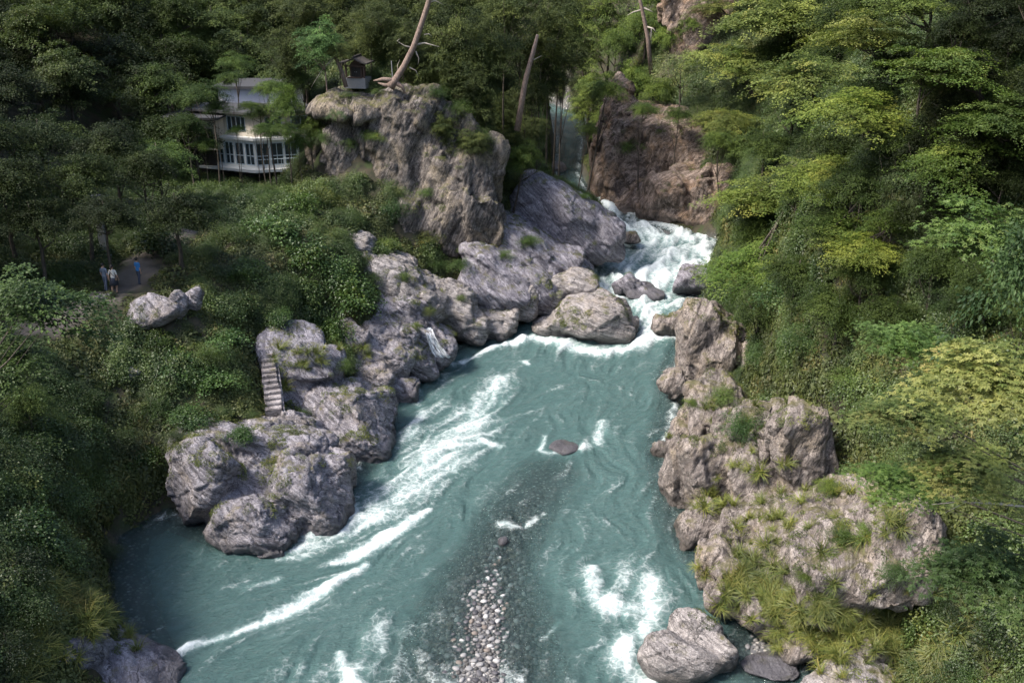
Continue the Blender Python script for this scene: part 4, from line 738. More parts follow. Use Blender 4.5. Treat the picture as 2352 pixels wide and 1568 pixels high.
# --- forest mass on the far hills
def scatter_obj(name, pts, src, smin, smax, label, cat, tint_var=.2, align=0.0, seed=0, color=(1, 1, 1)):
    """many small plants as one object: points that carry copies of the source clumps"""
    rs = np.random.RandomState(seed); pts = np.asarray(pts, np.float32); me = bpy.data.meshes.new(name); me.vertices.add(len(pts)); me.vertices.foreach_set('co', pts[:, :3].ravel())
    a = me.attributes.new('rot', 'FLOAT_VECTOR', 'POINT'); r = np.stack([rs.randn(len(pts)) * .2, rs.randn(len(pts)) * .2, rs.rand(len(pts)) * 6.283], 1)
    if pts.shape[1] >= 6:                                  # tip toward the surface normal
        nx, ny, nz = pts[:, 3], pts[:, 4], pts[:, 5]; th = np.arccos(np.clip(nz, -1, 1)) * align
        for i in range(len(pts)):
            ax = Vector((-ny[i], nx[i], 0)); q = Quaternion(ax.normalized(), th[i]) if ax.length > 1e-4 else Quaternion()
            r[i] = (q @ Quaternion((0, 0, 1), r[i, 2])).to_euler()[:]
    a.data.foreach_set('vector', r.astype(np.float32).ravel())
    b = me.attributes.new('scl', 'FLOAT', 'POINT'); b.data.foreach_set('value', rs.uniform(smin, smax, len(pts)).astype(np.float32))
    o = link(name, me); tag(o, label, cat, kind='stuff'); o.color = (*color, 1)
    col = bpy.data.collections.new(name + '_clumps')
    for i, s_ in enumerate(src): so = bpy.data.objects.new('clump', s_); so.color = (*color, 1); col.objects.link(so)
    ng = bpy.data.node_groups.new(name, 'GeometryNodeTree'); ng.interface.new_socket('Geometry', in_out='INPUT', socket_type='NodeSocketGeometry'); ng.interface.new_socket('Geometry', in_out='OUTPUT', socket_type='NodeSocketGeometry')
    N = ng.nodes; gi = N.new('NodeGroupInput'); go = N.new('NodeGroupOutput'); iop = N.new('GeometryNodeInstanceOnPoints'); ci = N.new('GeometryNodeCollectionInfo')
    ci.inputs['Collection'].default_value = col; ci.inputs['Separate Children'].default_value = True; ci.inputs['Reset Children'].default_value = True
    ar = N.new('GeometryNodeInputNamedAttribute'); ar.data_type = 'FLOAT_VECTOR'; ar.inputs['Name'].default_value = 'rot'
    asc = N.new('GeometryNodeInputNamedAttribute'); asc.data_type = 'FLOAT'; asc.inputs['Name'].default_value = 'scl'
    mp_ = N.new('GeometryNodeMeshToPoints'); k = ng.links.new
    k(gi.outputs[0], mp_.inputs[0]); k(mp_.outputs[0], iop.inputs['Points']); k(ci.outputs[0], iop.inputs['Instance']); iop.inputs['Pick Instance'].default_value = True
    k(ar.outputs[0], iop.inputs['Rotation']); k(asc.outputs[0], iop.inputs['Scale']); k(iop.outputs[0], go.inputs[0])
    md = o.modifiers.new('scatter', 'NODES'); md.node_group = ng; return o
rs_ = np.random.RandomState(77); pts = []
while len(pts) < 1300:
    x, y = rs_.uniform(-105, 95), rs_.uniform(60, 235)
    if y < 108 and abs(x) < 42: continue
    if float(river_d([x], [y])[0]) < 4: continue
    if -4 < x < 20 and y < 165: continue
    pts.append((x, y, ground(x, y) + 3.0))
scatter_obj('hillside_forest', pts, [m_ for m_ in CR['broad'][:2] + CR['conifer'][:2]], 3.6, 5.6, 'dense forest covering the far hillsides', 'forest', color=(.9, .95, .8))
pts = []
while len(pts) < 170:
    x, y = rs_.uniform(-60, 60), rs_.uniform(-20, 62)
    if abs(x) < 30 + max(0, (y - 20)) * .35 or float(river_d([x], [y])[0]) < 8: continue
    pts.append((x, y, ground(x, y) + 3.5))
scatter_obj('hillside_forest', pts, CR['broad'][:2], 4.0, 6.0, 'forest added out of view beside the river to shade the banks', 'forest')  # unseen trees added to block sun and sky over the banks
# --- undergrowth
STAIR = [at_z(628, 950, 2.8), at_z(612, 800, 4.8)]
def clump(name, seed, n, leaf, asp=.6, spread=.5, height=.35, mat='leaf_cover', droop=.3):
    rs = np.random.RandomState(seed); a = rs.rand(n) * 6.283; q = np.sqrt(rs.rand(n)) * spread; P = np.stack([np.cos(a) * q, np.sin(a) * q, rs.rand(n) * height * (1.05 - q / spread)], 1)
    N = np.stack([P[:, 0] * .8, P[:, 1] * .8, np.full(n, .8)], 1) + rs.randn(n, 3) * .35; N /= np.linalg.norm(N, axis=1, keepdims=True); T_ = P + rs.randn(n, 3) * .2; T_[:, 2] -= droop
    me = leaves_mesh(name, P, N, T_, leaf * rs.uniform(.6, 1.35, n), np.clip(.5 + .25 * rs.randn(n), 0, 1), asp=asp); me.materials.append(M[mat]); return me
def tuft(name, seed, n, ln, mat='grass', bias=(0, 0)):
    rs = np.random.RandomState(seed); V = []; F = []; vv = []
    for i in range(n):
        a = rs.rand() * 6.283; d = np.array([math.cos(a) + bias[0], math.sin(a) + bias[1]]); d /= np.linalg.norm(d) + 1e-6; L_ = ln * rs.uniform(.6, 1.2); b0 = rs.randn(2) * ln * .1; w = .012 + .008 * rs.rand(); sd_ = np.array([-d[1], d[0]]) * w; h = L_ * rs.uniform(.35, .75); c = rs.rand()
        o = len(V)
        for k in range(4):
            t = k / 3; p = b0 + d * L_ * t * .8; z = h * (1 - (1 - t * 1.25) ** 2) * .9; ww = 1 - t * .9
            V += [(p[0] + sd_[0] * ww, p[1] + sd_[1] * ww, z), (p[0] - sd_[0] * ww, p[1] - sd_[1] * ww, z)]; vv += [c, c]
        F += [(o + 2 * k, o + 2 * k + 1, o + 2 * k + 3, o + 2 * k + 2) for k in range(3)]
    me = mesh_from(name, V, Fq=F, smooth=False, attrs={'v': vv}); me.materials.append(M[mat]); return me
cover = [clump('cover_clump', 200 + k, 170, .11, .7, .62, .42) for k in range(3)] + [clump('broad_cover_clump', 220, 60, .21, .8, .6, .5), clump('fern_clump', 221, 110, .26, .2, .5, .45)] + [clump('cover_clump', 210 + k, 240, .075, .5, .5, .35) for k in range(3)]
rs_ = np.random.RandomState(5); cx_, cy_ = rs_.uniform(-34, 34, 60000), 24 + 92 * rs_.rand(60000); dd = river_d(cx_, cy_); pdd, _ = seg_d(cx_, cy_, PATH)
sdd, _ = seg_d(cx_, cy_, STAIR); ok = (dd > .9) & (pdd > 1.5) & (sdd > .75); pts = []
dens = fbm(np.stack([cx_, cy_, cx_ * 0], 1) * .35, 3)
for x, y, d_, e_ in zip(cx_[ok], cy_[ok], dd[ok], dens[ok]):
    z = ground(x, y); h = down(x, y)
    if h[0] is None or h[0].z > z + .25: continue
    if rs_.rand() > .42 + .3 * (e_ > -.3): continue
    n = h[1]; pts.append((x, y, z - .05, n.x, n.y, n.z))
    if n.z < .75:
        for _ in range(2): xx, yy = x + rs_.uniform(-.3, .3), y + rs_.uniform(-.3, .3); pts.append((xx, yy, ground(xx, yy) - .05, n.x, n.y, n.z))
print('cover', len(pts))
scatter_obj('undergrowth', pts, cover, .7, 1.5, 'low leafy undergrowth and ivy covering the banks', 'undergrowth', align=.8)
pts = []
ok = (dd > 1.6) & (pdd > 2.4) & (sdd > 1.5)
for x, y, d_, e_ in zip(cx_[ok][::7], cy_[ok][::7], dd[ok][::7], dens[ok][::7]):
    z = ground(x, y); h = down(x, y)
    if h[0] is None or h[0].z > z + .25 or h[0].z < z - .5: continue
    if e_ < -.25 and not x > 16: continue
    n = h[1]; pts.append((x, y, z + .2, n.x, n.y, n.z))
print('thicket', len(pts))
scatter_obj('thicket', pts, CR['shrub'][:3] + CR['fine'][:2], .6, 1.5, 'bushy thickets of mixed shrubs on the banks', 'shrubbery', align=.6, color=(.85, .95, .85))
# plants in the cracks and on the ledges of the rocks
small = [clump('ledge_clump', 230 + k, 60, .08, .5, .3, .25, 'grass') for k in range(3)] + [clump('ledge_clump', 240 + k, 70, .07, .6, .28, .22, 'leaf_cover') for k in range(2)]
pts = []
for (co, nr) in ROCKS:
    idx = rs_.randint(0, len(co), max(10, len(co) // 22)); c = co[idx]; n = nr[idx]
    k_ = (n[:, 2] > .25) & (c[:, 2] > water_z(c[:, 1]) + 1.3) & (fbm(c * .6 + 4, 3) > .10)
    for p, m_ in zip(c[k_], n[k_]): pts.append((*p, *m_))
print('ledge', len(pts))
scatter_obj('ledge_plants', pts, small, .5, 1.1, 'small ferns and weeds rooted in cracks of the rocks', 'weeds', align=.6, color=(.85, .9, .8))
# grass on the lower right bank, the right cliffs and the lower left bank
grass = [tuft('grass_tuft', 300 + k, 60, .75) for k in range(3)] + [tuft('grass_tuft', 310 + k, 46, .5) for k in range(2)]
GZ = [(1720, 1330), (1790, 1380), (1900, 1400), (1980, 1430), (2060, 1470), (1800, 1440), (1900, 1490), (2150, 1500), (1700, 1200), (1800, 1190), (1660, 1150), (1620, 1310), (1750, 1260), (1930, 1230), (2010, 1190), (2100, 1380), (2080, 1540), (1640, 940), (1720, 1060), (1860, 1120), (2200, 1440)]
pts = []
for (px, py) in GZ:
    for _ in range(44 if (px, py) in GZ[:8] else 9):
        h = hit(px + rs_.randn() * 36, py + rs_.randn() * 26)
        if h[0] is None or h[0].z < .5 or h[0].y > 62 or h[1].z < .12: continue
        n = h[1]; pts.append((*h[0], n.x, n.y, n.z))
for (px, py) in ((170, 1400), (100, 1380), (240, 1420), (60, 1500), (130, 1340), (700, 820), (660, 830), (760, 800)):
    for _ in range(40 if px < 500 else 7):
        h = hit(px + rs_.randn() * 40, py + rs_.randn() * 26)
        if h[0] is None or h[0].z < .5: continue
        n = h[1]; pts.append((*h[0], n.x, n.y, n.z))
scatter_obj('bank_grass', pts, grass, .6, 1.25, 'tufts of arching yellow green grass on the banks', 'grass', align=.7, seed=9)

# ------------------------------------------------------------------ named shrubs on and between the rocks
for (px, py, r, k, tn, sq, lb) in [
    (985, 560, 52, 'fine', (1.5, 1.25, .9), .7, 'yellowish shrub in front of the dark overhang of the left cliff'),
    (905, 500, 48, 'fine', (.55, .85, .7), .9, 'dark bluish green shrub at the foot of the left cliff'),
    (890, 570, 36, 'shrub', (1.0, 1.1, .7), .7, 'low bright shrub on top of the pale rock ridge'),
    (1060, 620, 36, 'fine', (.7, .9, .6), .8, 'dark shrub at the right end of the dark overhang'),
    (1000, 615, 40, 'fine', (.6, .8, .5), .7, 'shrub growing along the crest of the pale rock ridge'),
    (930, 640, 24, 'fine', (.9, 1, .7), .7, 'small shrub on the pale rock ridge, left one'),
    (985, 720, 24, 'fine', (1.1, 1.1, .6), .9, 'small yellow green shrub right above the little waterfall'),
    (955, 755, 20, 'fine', (1.1, 1.2, .6), .8, 'small shrub left of the top of the little waterfall'),
    (1060, 690, 18, 'fine', (.9, 1, .6), 1, 'tiny shrub on the knob between the ridge and the violet slabs'),
    (800, 700, 78, 'shrub', (.75, 1.0, .65), .9, 'large green shrub left of the pale rock ridge'),
    (770, 640, 66, 'shrub', (.7, .95, .65), .9, 'green shrub behind the large one left of the pale ridge'),
    (700, 610, 70, 'shrub', (.75, 1.0, .7), 1.0, 'ivy covered hump behind the shrubs above the stairs'),
    (620, 560, 70, 'shrub', (.7, .95, .75), 1.0, 'tall mass of pale ivy leaves above the stone stairs'),
    (740, 470, 50, 'fine', (1.1, 1.0, .7), .9, 'brownish shrub at the left foot of the overhanging cliff'),
    (800, 445, 36, 'fine', (1.0, 1.0, .7), .9, 'small shrub on a ledge low on the left of the overhanging cliff'),
    (780, 780, 46, 'shrub', (.65, .9, .55), 1.1, 'green shrub on the rock between the stairs and the waterfall'),
    (790, 850, 26, 'fine', (.8, 1, .5), 1.3, 'narrow hanging shrub at the right edge of the stair slab'),
    (640, 740, 44, 'shrub', (.75, 1.0, .7), .9, 'round shrub at the top of the stone stairs'),
    (560, 1010, 40, 'shrub', (.55, .85, .5), .9, 'dark green shrub below the stairs on the big boulder'),
    (490, 880, 66, 'shrub', (.62, .85, .7), .6, 'leafy creeper mound bulging left of the stone stairs'),
    (400, 850, 70, 'shrub', (.55, .78, .62), .6, 'leafy creeper mound in the middle of the ivy slope'),
    (520, 790, 66, 'shrub', (.65, .9, .75), .6, 'leafy creeper mound under the pointed rock'),
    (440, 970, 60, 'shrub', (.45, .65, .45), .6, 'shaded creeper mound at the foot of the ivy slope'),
    (740, 215, 30, 'fine', (.7, .9, .6), .7, 'dark bush at the left end of the cliff top'),
    (800, 225, 30, 'fine', (.8, .95, .6), .5, 'low bush below the little shrine on the cliff top'),
    (835, 200, 26, 'fine', (.7, .85, .55), .6, 'dark bush hiding the stone plinth of the little shrine'),
    (870, 215, 22, 'fine', (.9, 1.0, .6), .6, 'small bush between the shrine and the leaning pine'),
    (1000, 225, 40, 'fine', (.7, .9, .55), .8, 'dark bush right of the leaning pine roots'),
    (1050, 260, 40, 'fine', (.75, .9, .55), .8, 'dark bush hanging from the right shoulder of the cliff'),
    (1110, 330, 40, 'fine', (.65, .85, .5), .9, 'dark bush low on the right shoulder of the cliff'),
    (740, 330, 26, 'fine', (1.0, 1.3, .7), 1.1, 'bright bush on the left wall of the cliff'),
    (1445, 345, 46, 'fine', (1.0, 1.2, .7), .6, 'light green shrub on the ledge of the rust brown cliff'),
    (1340, 455, 22, 'fine', (1.0, 1.3, .5), .5, 'bright creeper on the crest of the violet slab'),
    (860, 320, 32, 'fine', (1.4, 1.5, .9), .7, 'light green shrub on the face of the overhanging cliff'),
    (775, 270, 26, 'fine', (1.0, 1.4, 1.1), .7, 'small pine shrub on the left shoulder of the overhanging cliff'),
    (800, 340, 26, 'fine', (.9, 1.1, .7), .9, 'dark shrub in the cleft on the left of the overhanging cliff'),
    (980, 450, 28, 'fine', (.9, 1.2, .7), .8, 'shrub on the middle of the overhanging cliff face'),
    (1210, 560, 42, 'fine', (.8, 1.0, .6), .5, 'low shrubs on the shaded part of the violet slabs'),
    (1160, 590, 30, 'fine', (.9, 1.1, .6), .5, 'low green patch under the dark cleft beside the violet slabs'),
    (1700, 1000, 58, 'fine', (.55, .85, .55), 1.0, 'dark green hanging shrub in the middle of the right rock face'),
    (1650, 920, 50, 'fine', (1.2, 1.3, .8), .6, 'light green shrub at the top left of the right rock face'),
    (1590, 930, 30, 'fine', (1.5, 1.5, .7), .6, 'yellow green shrub leaning over the water beside the right rock face'),
    (1860, 800, 80, 'fine', (.8, 1.0, .85), .8, 'bluish green shrub on the slope above the right rock face'),
    (1750, 830, 60, 'fine', (.85, 1.05, .8), .8, 'green shrub behind the tall tan cliff'),
    (1950, 880, 66, 'fine', (.95, 1.1, .75), .7, 'green shrub at the upper right corner of the right rock face'),
    (1700, 700, 60, 'fine', (.8, 1.05, .6), .9, 'dense shrub on top of the tall tan cliff'),
    (1640, 650, 50, 'fine', (.8, 1.1, .6), 1.1, 'dark shrub overhanging the dark grey boulder'),
    (1800, 700, 70, 'shrub', (.7, .95, .9), .8, 'large leaved bluish shrub beside the dense cliff top shrub'),
    (1900, 700, 66, 'fine', (.8, .95, .7), .8, 'olive shrub in the middle of the right slope'),
    (1900, 1130, 44, 'fine', (1.1, 1.2, .6), .9, 'yellow green shrub below the pale square face of rock'),
    (2000, 1230, 44, 'fine', (1.2, 1.4, .7), .7, 'bright fern like shrub on the brown rock wall'),
    (1930, 1250, 50, 'fine', (.8, 1.0, .5), .9, 'shaggy green shrub hanging over the brown rock wall'),
    (2060, 1330, 50, 'fine', (.6, .8, .5), .9, 'dark shrub on the right end of the brown rock wall'),
    (1850, 1330, 36, 'fine', (1.2, 1.2, .5), .8, 'yellowish hanging shrub in the middle of the brown rock wall'),
    (2200, 1560, 60, 'fine', (.55, .8, .6), .7, 'dark shrub at the lower right corner of the picture'),
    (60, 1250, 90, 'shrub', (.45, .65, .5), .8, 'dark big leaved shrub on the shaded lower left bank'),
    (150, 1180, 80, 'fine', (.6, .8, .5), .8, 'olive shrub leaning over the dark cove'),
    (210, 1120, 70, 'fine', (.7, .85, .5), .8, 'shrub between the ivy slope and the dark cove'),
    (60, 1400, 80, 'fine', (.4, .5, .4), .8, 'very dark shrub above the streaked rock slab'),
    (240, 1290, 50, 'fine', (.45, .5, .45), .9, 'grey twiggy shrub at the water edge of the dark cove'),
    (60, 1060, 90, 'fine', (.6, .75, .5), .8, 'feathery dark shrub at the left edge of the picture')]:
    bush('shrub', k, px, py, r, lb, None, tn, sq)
for (px, py, r, lb) in [(2300, 1480, 80, 'shade-tinted shrub filling the lower right corner'), (2180, 1400, 60, 'shade-tinted shrub left of the one in the lower right corner'), (2330, 1180, 70, 'shade-tinted shrub under the pale fallen branch'), (40, 1330, 80, 'shade-tinted shrub at the left edge above the streaked slab'), (20, 1500, 80, 'shade-tinted shrub filling the lower left corner'), (228, 668, 16, 'small dark bush at the feet of the two walkers'), (262, 680, 12, 'tiny dark bush hiding the legs of the walker in white')]:
    bush('shrub', 'fine', px, py, r, lb, None, (.25, .32, .25), .8)  # corner shrubs carry the corners' shade in their low leaf tint
vr = random.Random(21)
for (px, py, r, k, lb) in [(360, 790, 46, 'shrub', 'creeper hump at the upper edge of the ivy slope'), (300, 760, 40, 'fine', 'low olive bush beside the long rounded rock'), (470, 830, 50, 'fine', 'finer leaved bush breaking through the middle of the ivy slope'),
      (540, 700, 56, 'shrub', 'leafy bush right of the pointed rock'), (500, 640, 50, 'fine', 'dark bush behind the pointed rock'), (560, 630, 56, 'shrub', 'pale ivy hump behind the bush beside the pointed rock'), (430, 600, 50, 'fine', 'dark fine leaved bush at the far end of the path'),
      (680, 500, 60, 'shrub', 'broad bush below the building, left of the cliff foot'), (600, 480, 46, 'fine', 'olive bush right under the building'), (760, 560, 54, 'fine', 'brownish thorny bush left of the pale ridge top'), (690, 690, 56, 'shrub', 'round bush above the stair slab'),
      (350, 960, 56, 'fine', 'dark bush at the foot of the curved rock face'), (270, 1020, 56, 'fine', 'dark fern like bush above the cove'), (330, 1060, 50, 'shrub', 'dark leafy bush above the undercut boulder'), (150, 1040, 70, 'fine', 'dark bush on the shaded slope left of the curved rock'),
      (400, 1020, 40, 'fine', 'yellowish bush at the upper left of the big undercut boulder'), (130, 1280, 60, 'shrub', 'dark leafy bush low on the cove bank'), (200, 930, 50, 'fine', 'dark bush left of the curved rock face'), (520, 560, 56, 'fine', 'dark bush between the building and the path'), (850, 640, 34, 'fine', 'little bush on the flank of the pale ridge')]:
    t = vr.uniform(.55, .9) * (.8 if px < 420 else 1.05); bush('shrub', k, px, py, r, lb, None, (t, t * vr.uniform(1.1, 1.35), t * vr.uniform(.6, .9)), vr.uniform(.6, .95))  # bushes toward the left darkened in tint for the shade there
T('laurel_tree', 'laurel', Y_(2330, 640, 10.5), .62, 'glossy bluish leaves of a laurel at the right edge', tint=(1.2, 1.5, 1.7), squash=1.5, base=slope_base(Y_(2330, 640, 10.5)), limbs=4, r0=.05)

# ------------------------------------------------------------------ stone stairs
M['stair'] = rock_mat('cut_stone', (.36, .33, .33), (.20, .18, .18), (.33, .28, .25), (0, 0, 0), .05, wet=False)
for pq in ((632, 944), (625, 900), (618, 850), (613, 806), (580, 850), (660, 850)): print('stair', pq, hit(*pq)[0])
P0 = at_z(630, 944, 3.3); P1 = at_z(613, 808, 5.3); ns = 11; run = (P1 - P0); rz = math.atan2(run.y, run.x) - math.pi / 2; L_ = math.hypot(run.x, run.y)
st = empty('stone_staircase', P0, rz); tag(st, 'narrow flight of worn stone steps cut down between ivy and a rock slab', 'stairs')
rs_s = random.Random(4)
for k in range(ns):
    bm = bmesh.new(); w = .95 - .02 * k; dpt = L_ / ns; h0 = 2.0 * k / ns; hh = .9
    bmesh.ops.create_cube(bm, size=1); bmesh.ops.scale(bm, vec=(w + rs_s.uniform(-.06, .06), dpt + .16, hh), verts=bm.verts)
    bmesh.ops.bevel(bm, geom=bm.edges[:], offset=.035, segments=2, affect='EDGES')
    for v in bm.verts: v.co += Vector((rs_s.uniform(-1, 1), rs_s.uniform(-1, 1), rs_s.uniform(-1, 1))) * .014
    me = bpy.data.meshes.new('step'); bm.to_mesh(me); bm.free()
    o = link('step', me, M['stair'], st, (rs_s.uniform(-.04, .04), dpt * (k + .5), h0 + .18 - hh / 2 + .182 * 0)); o.rotation_euler = (rs_s.uniform(-.02, .02), rs_s.uniform(-.03, .03), rs_s.uniform(-.03, .03))
kb = MB(); kb.tube([(.52, -.1, -.16), (.52, L_ * .33, .5), (.51, L_ * .66, 1.17), (.48, L_ + .1, 1.84)], [.06, .07, .06, .06], 6); kb.build('stair_edge', M['stair'], st)

# ------------------------------------------------------------------ cobbles of the gravel bar
def cobble_mat():
    m, nt = new_mat('cobble'); g = NT(nt); pos = g.n('ShaderNodeTexCoord').outputs['Object']; oi = g.n('ShaderNodeObjectInfo').outputs['Color']
    n = g.noise(pos, 3, 5, .6); c = g.mix(1.0, oi, g.mix(n, (.7, .7, .7), (1.15, 1.15, 1.15)), 'MULTIPLY'); g.out(pbr(g, c, .55, g.bump(n, .3, .1)).outputs[0]); return m
M['cobble'] = cobble_mat(); CB = []
for k in range(8):
    rs = np.random.RandomState(400 + k); v, f = ico(2); v = v * (1 + .22 * fbm(v * 1.1 + k * 9, 2))[:, None] * np.array([1, rs.uniform(.65, .9), rs.uniform(.45, .65)])
    me = mesh_from('cobble', v, Ft=f); me.materials.append(M['cobble']); CB.append(me)
rs = np.random.RandomState(12); cob = []
for _ in range(26000):
    t = rs.uniform(0.0, 6.2); i = int(t); a, b = BAR[i], BAR[i + 1]; c = np.array(a[:2]) * (1 - (t - i)) + np.array(b[:2]) * (t - i)
    w = np.interp(t, [0, 2, 4, 5, 7], [2.9, 2.4, 1.7, 1.2, 1.0]); x, y = c[0] + rs.randn() * w * .62, c[1] + rs.randn() * .3
    if y < 28.5: continue
    r = .038 + .12 * rs.rand() ** 3.4 * (1 if t < 5 else .8); cob.append((x, y, r))
cx, cy = at_z(1755, 1475, 0)[:2]
for _ in range(240): cob.append((cx + rs.randn() * .9, cy + rs.randn() * .8, .05 + .12 * rs.rand() ** 2.5))
cob.sort(key=lambda q: -q[2]); placed = []; grid = {}
for (x, y, r) in cob:
    key = (int(x / .4), int(y / .4)); ok = True
    for dx in (-1, 0, 1):
        for dy in (-1, 0, 1):
            for (qx, qy, qr) in grid.get((key[0] + dx, key[1] + dy), ()):
                if (qx - x) ** 2 + (qy - y) ** 2 < ((qr + r) * .82) ** 2: ok = False
    if ok: grid.setdefault(key, []).append((x, y, r)); placed.append((x, y, r))
print('cobbles', len(placed))
tones = [((.40, .39, .385), 'white'), ((.27, .262, .262), 'pale'), ((.21, .205, .21), 'grey'), ((.10, .096, .105), 'dark'), ((.18, .15, .13), 'brown'), ((.07, .066, .075), 'dark')]
def cob_z(x, y, r): return float(heights([x], [y])[0][0]) + r * .12
small_c = []
for k, (x, y, r) in enumerate(placed):
    tn, nm = tones[min(5, int(rs.rand() ** .8 * 6))] if r > .09 else tones[rs.randint(1, 6)]
    if k < 300:
        o = link('cobble', CB[k % 8], None, None, (x, y, cob_z(x, y, r))); o.scale = (r, r, r); o.rotation_euler = (rs.uniform(-.2, .2), rs.uniform(-.2, .2), rs.uniform(0, 6.28))
        j = rs.uniform(.85, 1.15); o.color = (tn[0] * j, tn[1] * j, tn[2] * j, 1)
        wet = float(heights([x], [y])[0][0]) < -.04
        tag(o, {'white': 'white rounded cobble', 'pale': 'pale grey rounded cobble', 'grey': 'mid grey rounded cobble', 'dark': 'dark wet rounded cobble', 'brown': 'brown rounded cobble'}[nm] + (' lying under shallow water beside the gravel bar' if wet else ' lying on the dry crest of the gravel bar'), 'cobble', nm + ' cobbles of the gravel bar')
    else: small_c.append((x, y, r, tn))
hz, _ = heights([q[0] for q in small_c], [q[1] for q in small_c]); Vs, Fs, Cs, off = [], [], [], 0
v1_, f1_ = ico(1)
for k, (x, y, r, tn) in enumerate(small_c):
    a = rs.rand() * 6.28; v = v1_ * (1 + .15 * np.sin(v1_[:, [1, 2, 0]] * 3 + k)) * np.array([1, .78, .55]) * r; ca, sa = math.cos(a), math.sin(a)
    v = np.stack([v[:, 0] * ca - v[:, 1] * sa + x, v[:, 0] * sa + v[:, 1] * ca + y, v[:, 2] + hz[k] + r * .1], 1); Vs.append(v); Fs.append(f1_ + off); off += len(v); Cs += [np.mean(tn)] * len(v)
me = mesh_from('gravel', np.concatenate(Vs), Ft=np.concatenate(Fs), attrs={'v': Cs})
m_, nt = new_mat('gravel_stones'); g = NT(nt); at_ = g.n('ShaderNodeAttribute', attribute_name='v').outputs['Fac']; c_ = g.mix(1.0, g.mix(at_, (0, 0, 0), (1, .97, .94)), g.mix(g.noise(g.n('ShaderNodeNewGeometry').outputs['Position'], 7, 4), (.6, .55, .5), (1.1, 1.1, 1.15)), 'MULTIPLY'); g.out(pbr(g, c_, .6).outputs[0])
tag(link('gravel', me, m_), 'smaller stones of the gravel bar, dry and under water', 'gravel', kind='stuff')

# ------------------------------------------------------------------ little waterfall
def fall_mat():
    m, nt = new_mat('falling_water'); g = NT(nt); uv = g.n('ShaderNodeTexCoord').outputs['UV']; n = g.noise(g.map(uv, (0, 0, 0), (16, 2.2, 1)), 1.6, 6, .7, .4)
    d = g.n('ShaderNodeBsdfDiffuse'); d.inputs[0].default_value = (.85, .88, .9, 1); t = g.n('ShaderNodeBsdfTransparent'); mx = g.n('ShaderNodeMixShader'); g.l(g.step(n, .42, .6), mx.inputs[0]); g.l(t.outputs[0], mx.inputs[1]); g.l(d.outputs[0], mx.inputs[2]); g.out(mx.outputs[0]); return m
M['fall'] = fall_mat(); top = hit(984, 752)[0]; bot = on_water(1022, 824); n_, k_ = 22, 13; prev_ = []; V = []; UVs = []
toC = (Vector((0, 0, CAMZ)) - top).normalized() * .22
for i in range(n_ + 1):
    t = i / n_; hp = hit(984 + 38 * t ** 1.6, 752 + 74 * t)[0]; p = hp + (Vector((0, 0, CAMZ)) - hp).normalized() * .28
    prev_.append(p); p = sum(prev_[-4:], Vector()) / len(prev_[-4:]); w = .2 + .3 * t
    for j in range(k_): u = j / (k_ - 1) - .5; V.append((p.x + u * w * 2, p.y + .05 * math.sin(u * 14 + i * .3), p.z + .03 * math.cos(u * 17 + i))); UVs.append((u + .5, t))
me = mesh_from('waterfall', V, Fq=grid_faces(n_ + 1, k_)); ul = me.uv_layers.new(name='UVMap'); li = np.empty(len(me.loops), np.int32); me.loops.foreach_get('vertex_index', li); ul.data.foreach_set('uv', np.array(UVs, np.float32)[li].ravel())
tag(link('waterfall', me, M['fall']), 'thin white waterfall running off the mossy rock into the pool', 'waterfall', kind='structure')

# ------------------------------------------------------------------ leaning pine on the cliff, bare trunks, branch
def hit_or(px, py, Y): return at_y(px, py, Y)
def woody(name, label, trunk, rad, branches, mat, cat='tree', extra=None):
    b = Vector(trunk[0]); root = empty(name, b); tag(root, label, cat); m = MB(); m.tube([Vector(p) - b for p in trunk], rad, 10); tk = m.build('trunk', mat, root, smooth=True)
    for pts, r0 in branches:
        q = MB(); n = len(pts); q.tube([Vector(p) - b for p in pts], [r0 * (1 - .85 * i / (n - 1)) for i in range(n)], 6); q.build('branch', M['dead'], tk, smooth=True)
    return root
Yp = 75.5; A_ = lambda px, py, Y=Yp: at_y(px, py, Y)
pine = woody('leaning_pine', 'tall bare pine trunk leaning right from the edge of the cliff top', [A_(896, 200), A_(908, 184), A_(928, 152), A_(950, 108), A_(966, 62), A_(980, 20), A_(990, -15), A_(1012, -110), A_(1025, -200)], [.36, .27, .23, .22, .21, .20, .19, .14, .06],
    [([A_(952, 104), A_(975, 99), A_(1009, 108, 75)], .10), ([A_(947, 110), A_(930, 106), A_(912, 95, 75)], .08), ([A_(912, 95, 75), A_(920, 88, 75)], .03), ([A_(983, 6), A_(1000, 2), A_(1020, 12)], .07), ([A_(974, 80), A_(985, 78), A_(992, 84)], .05), ([A_(955, 118), A_(962, 135), A_(960, 150)], .06),
     ([A_(940, 155), A_(955, 162), A_(962, 178)], .05), ([A_(915, 178), A_(913, 150), A_(918, 138)], .05), ([A_(1000, -60), A_(1060, -90), A_(1110, -80)], .12), ([A_(1005, -80), A_(950, -120), A_(910, -115)], .12)], M['bark_red'])
for pts in ([(908, 186), (880, 182), (858, 186)], [(905, 192), (885, 196), (868, 190)], [(910, 190), (925, 200), (930, 215)]):
    q = MB(); q.tube([A_(*p) - pine.location for p in pts], [.22, .15, .05], 7); q.build('root', M['bark_red'], pine, smooth=True)
cr = link('crown', CR['conifer'][0], None, pine, A_(1020, -170) - pine.location); cr.scale = (3.2, 3.2, 2)
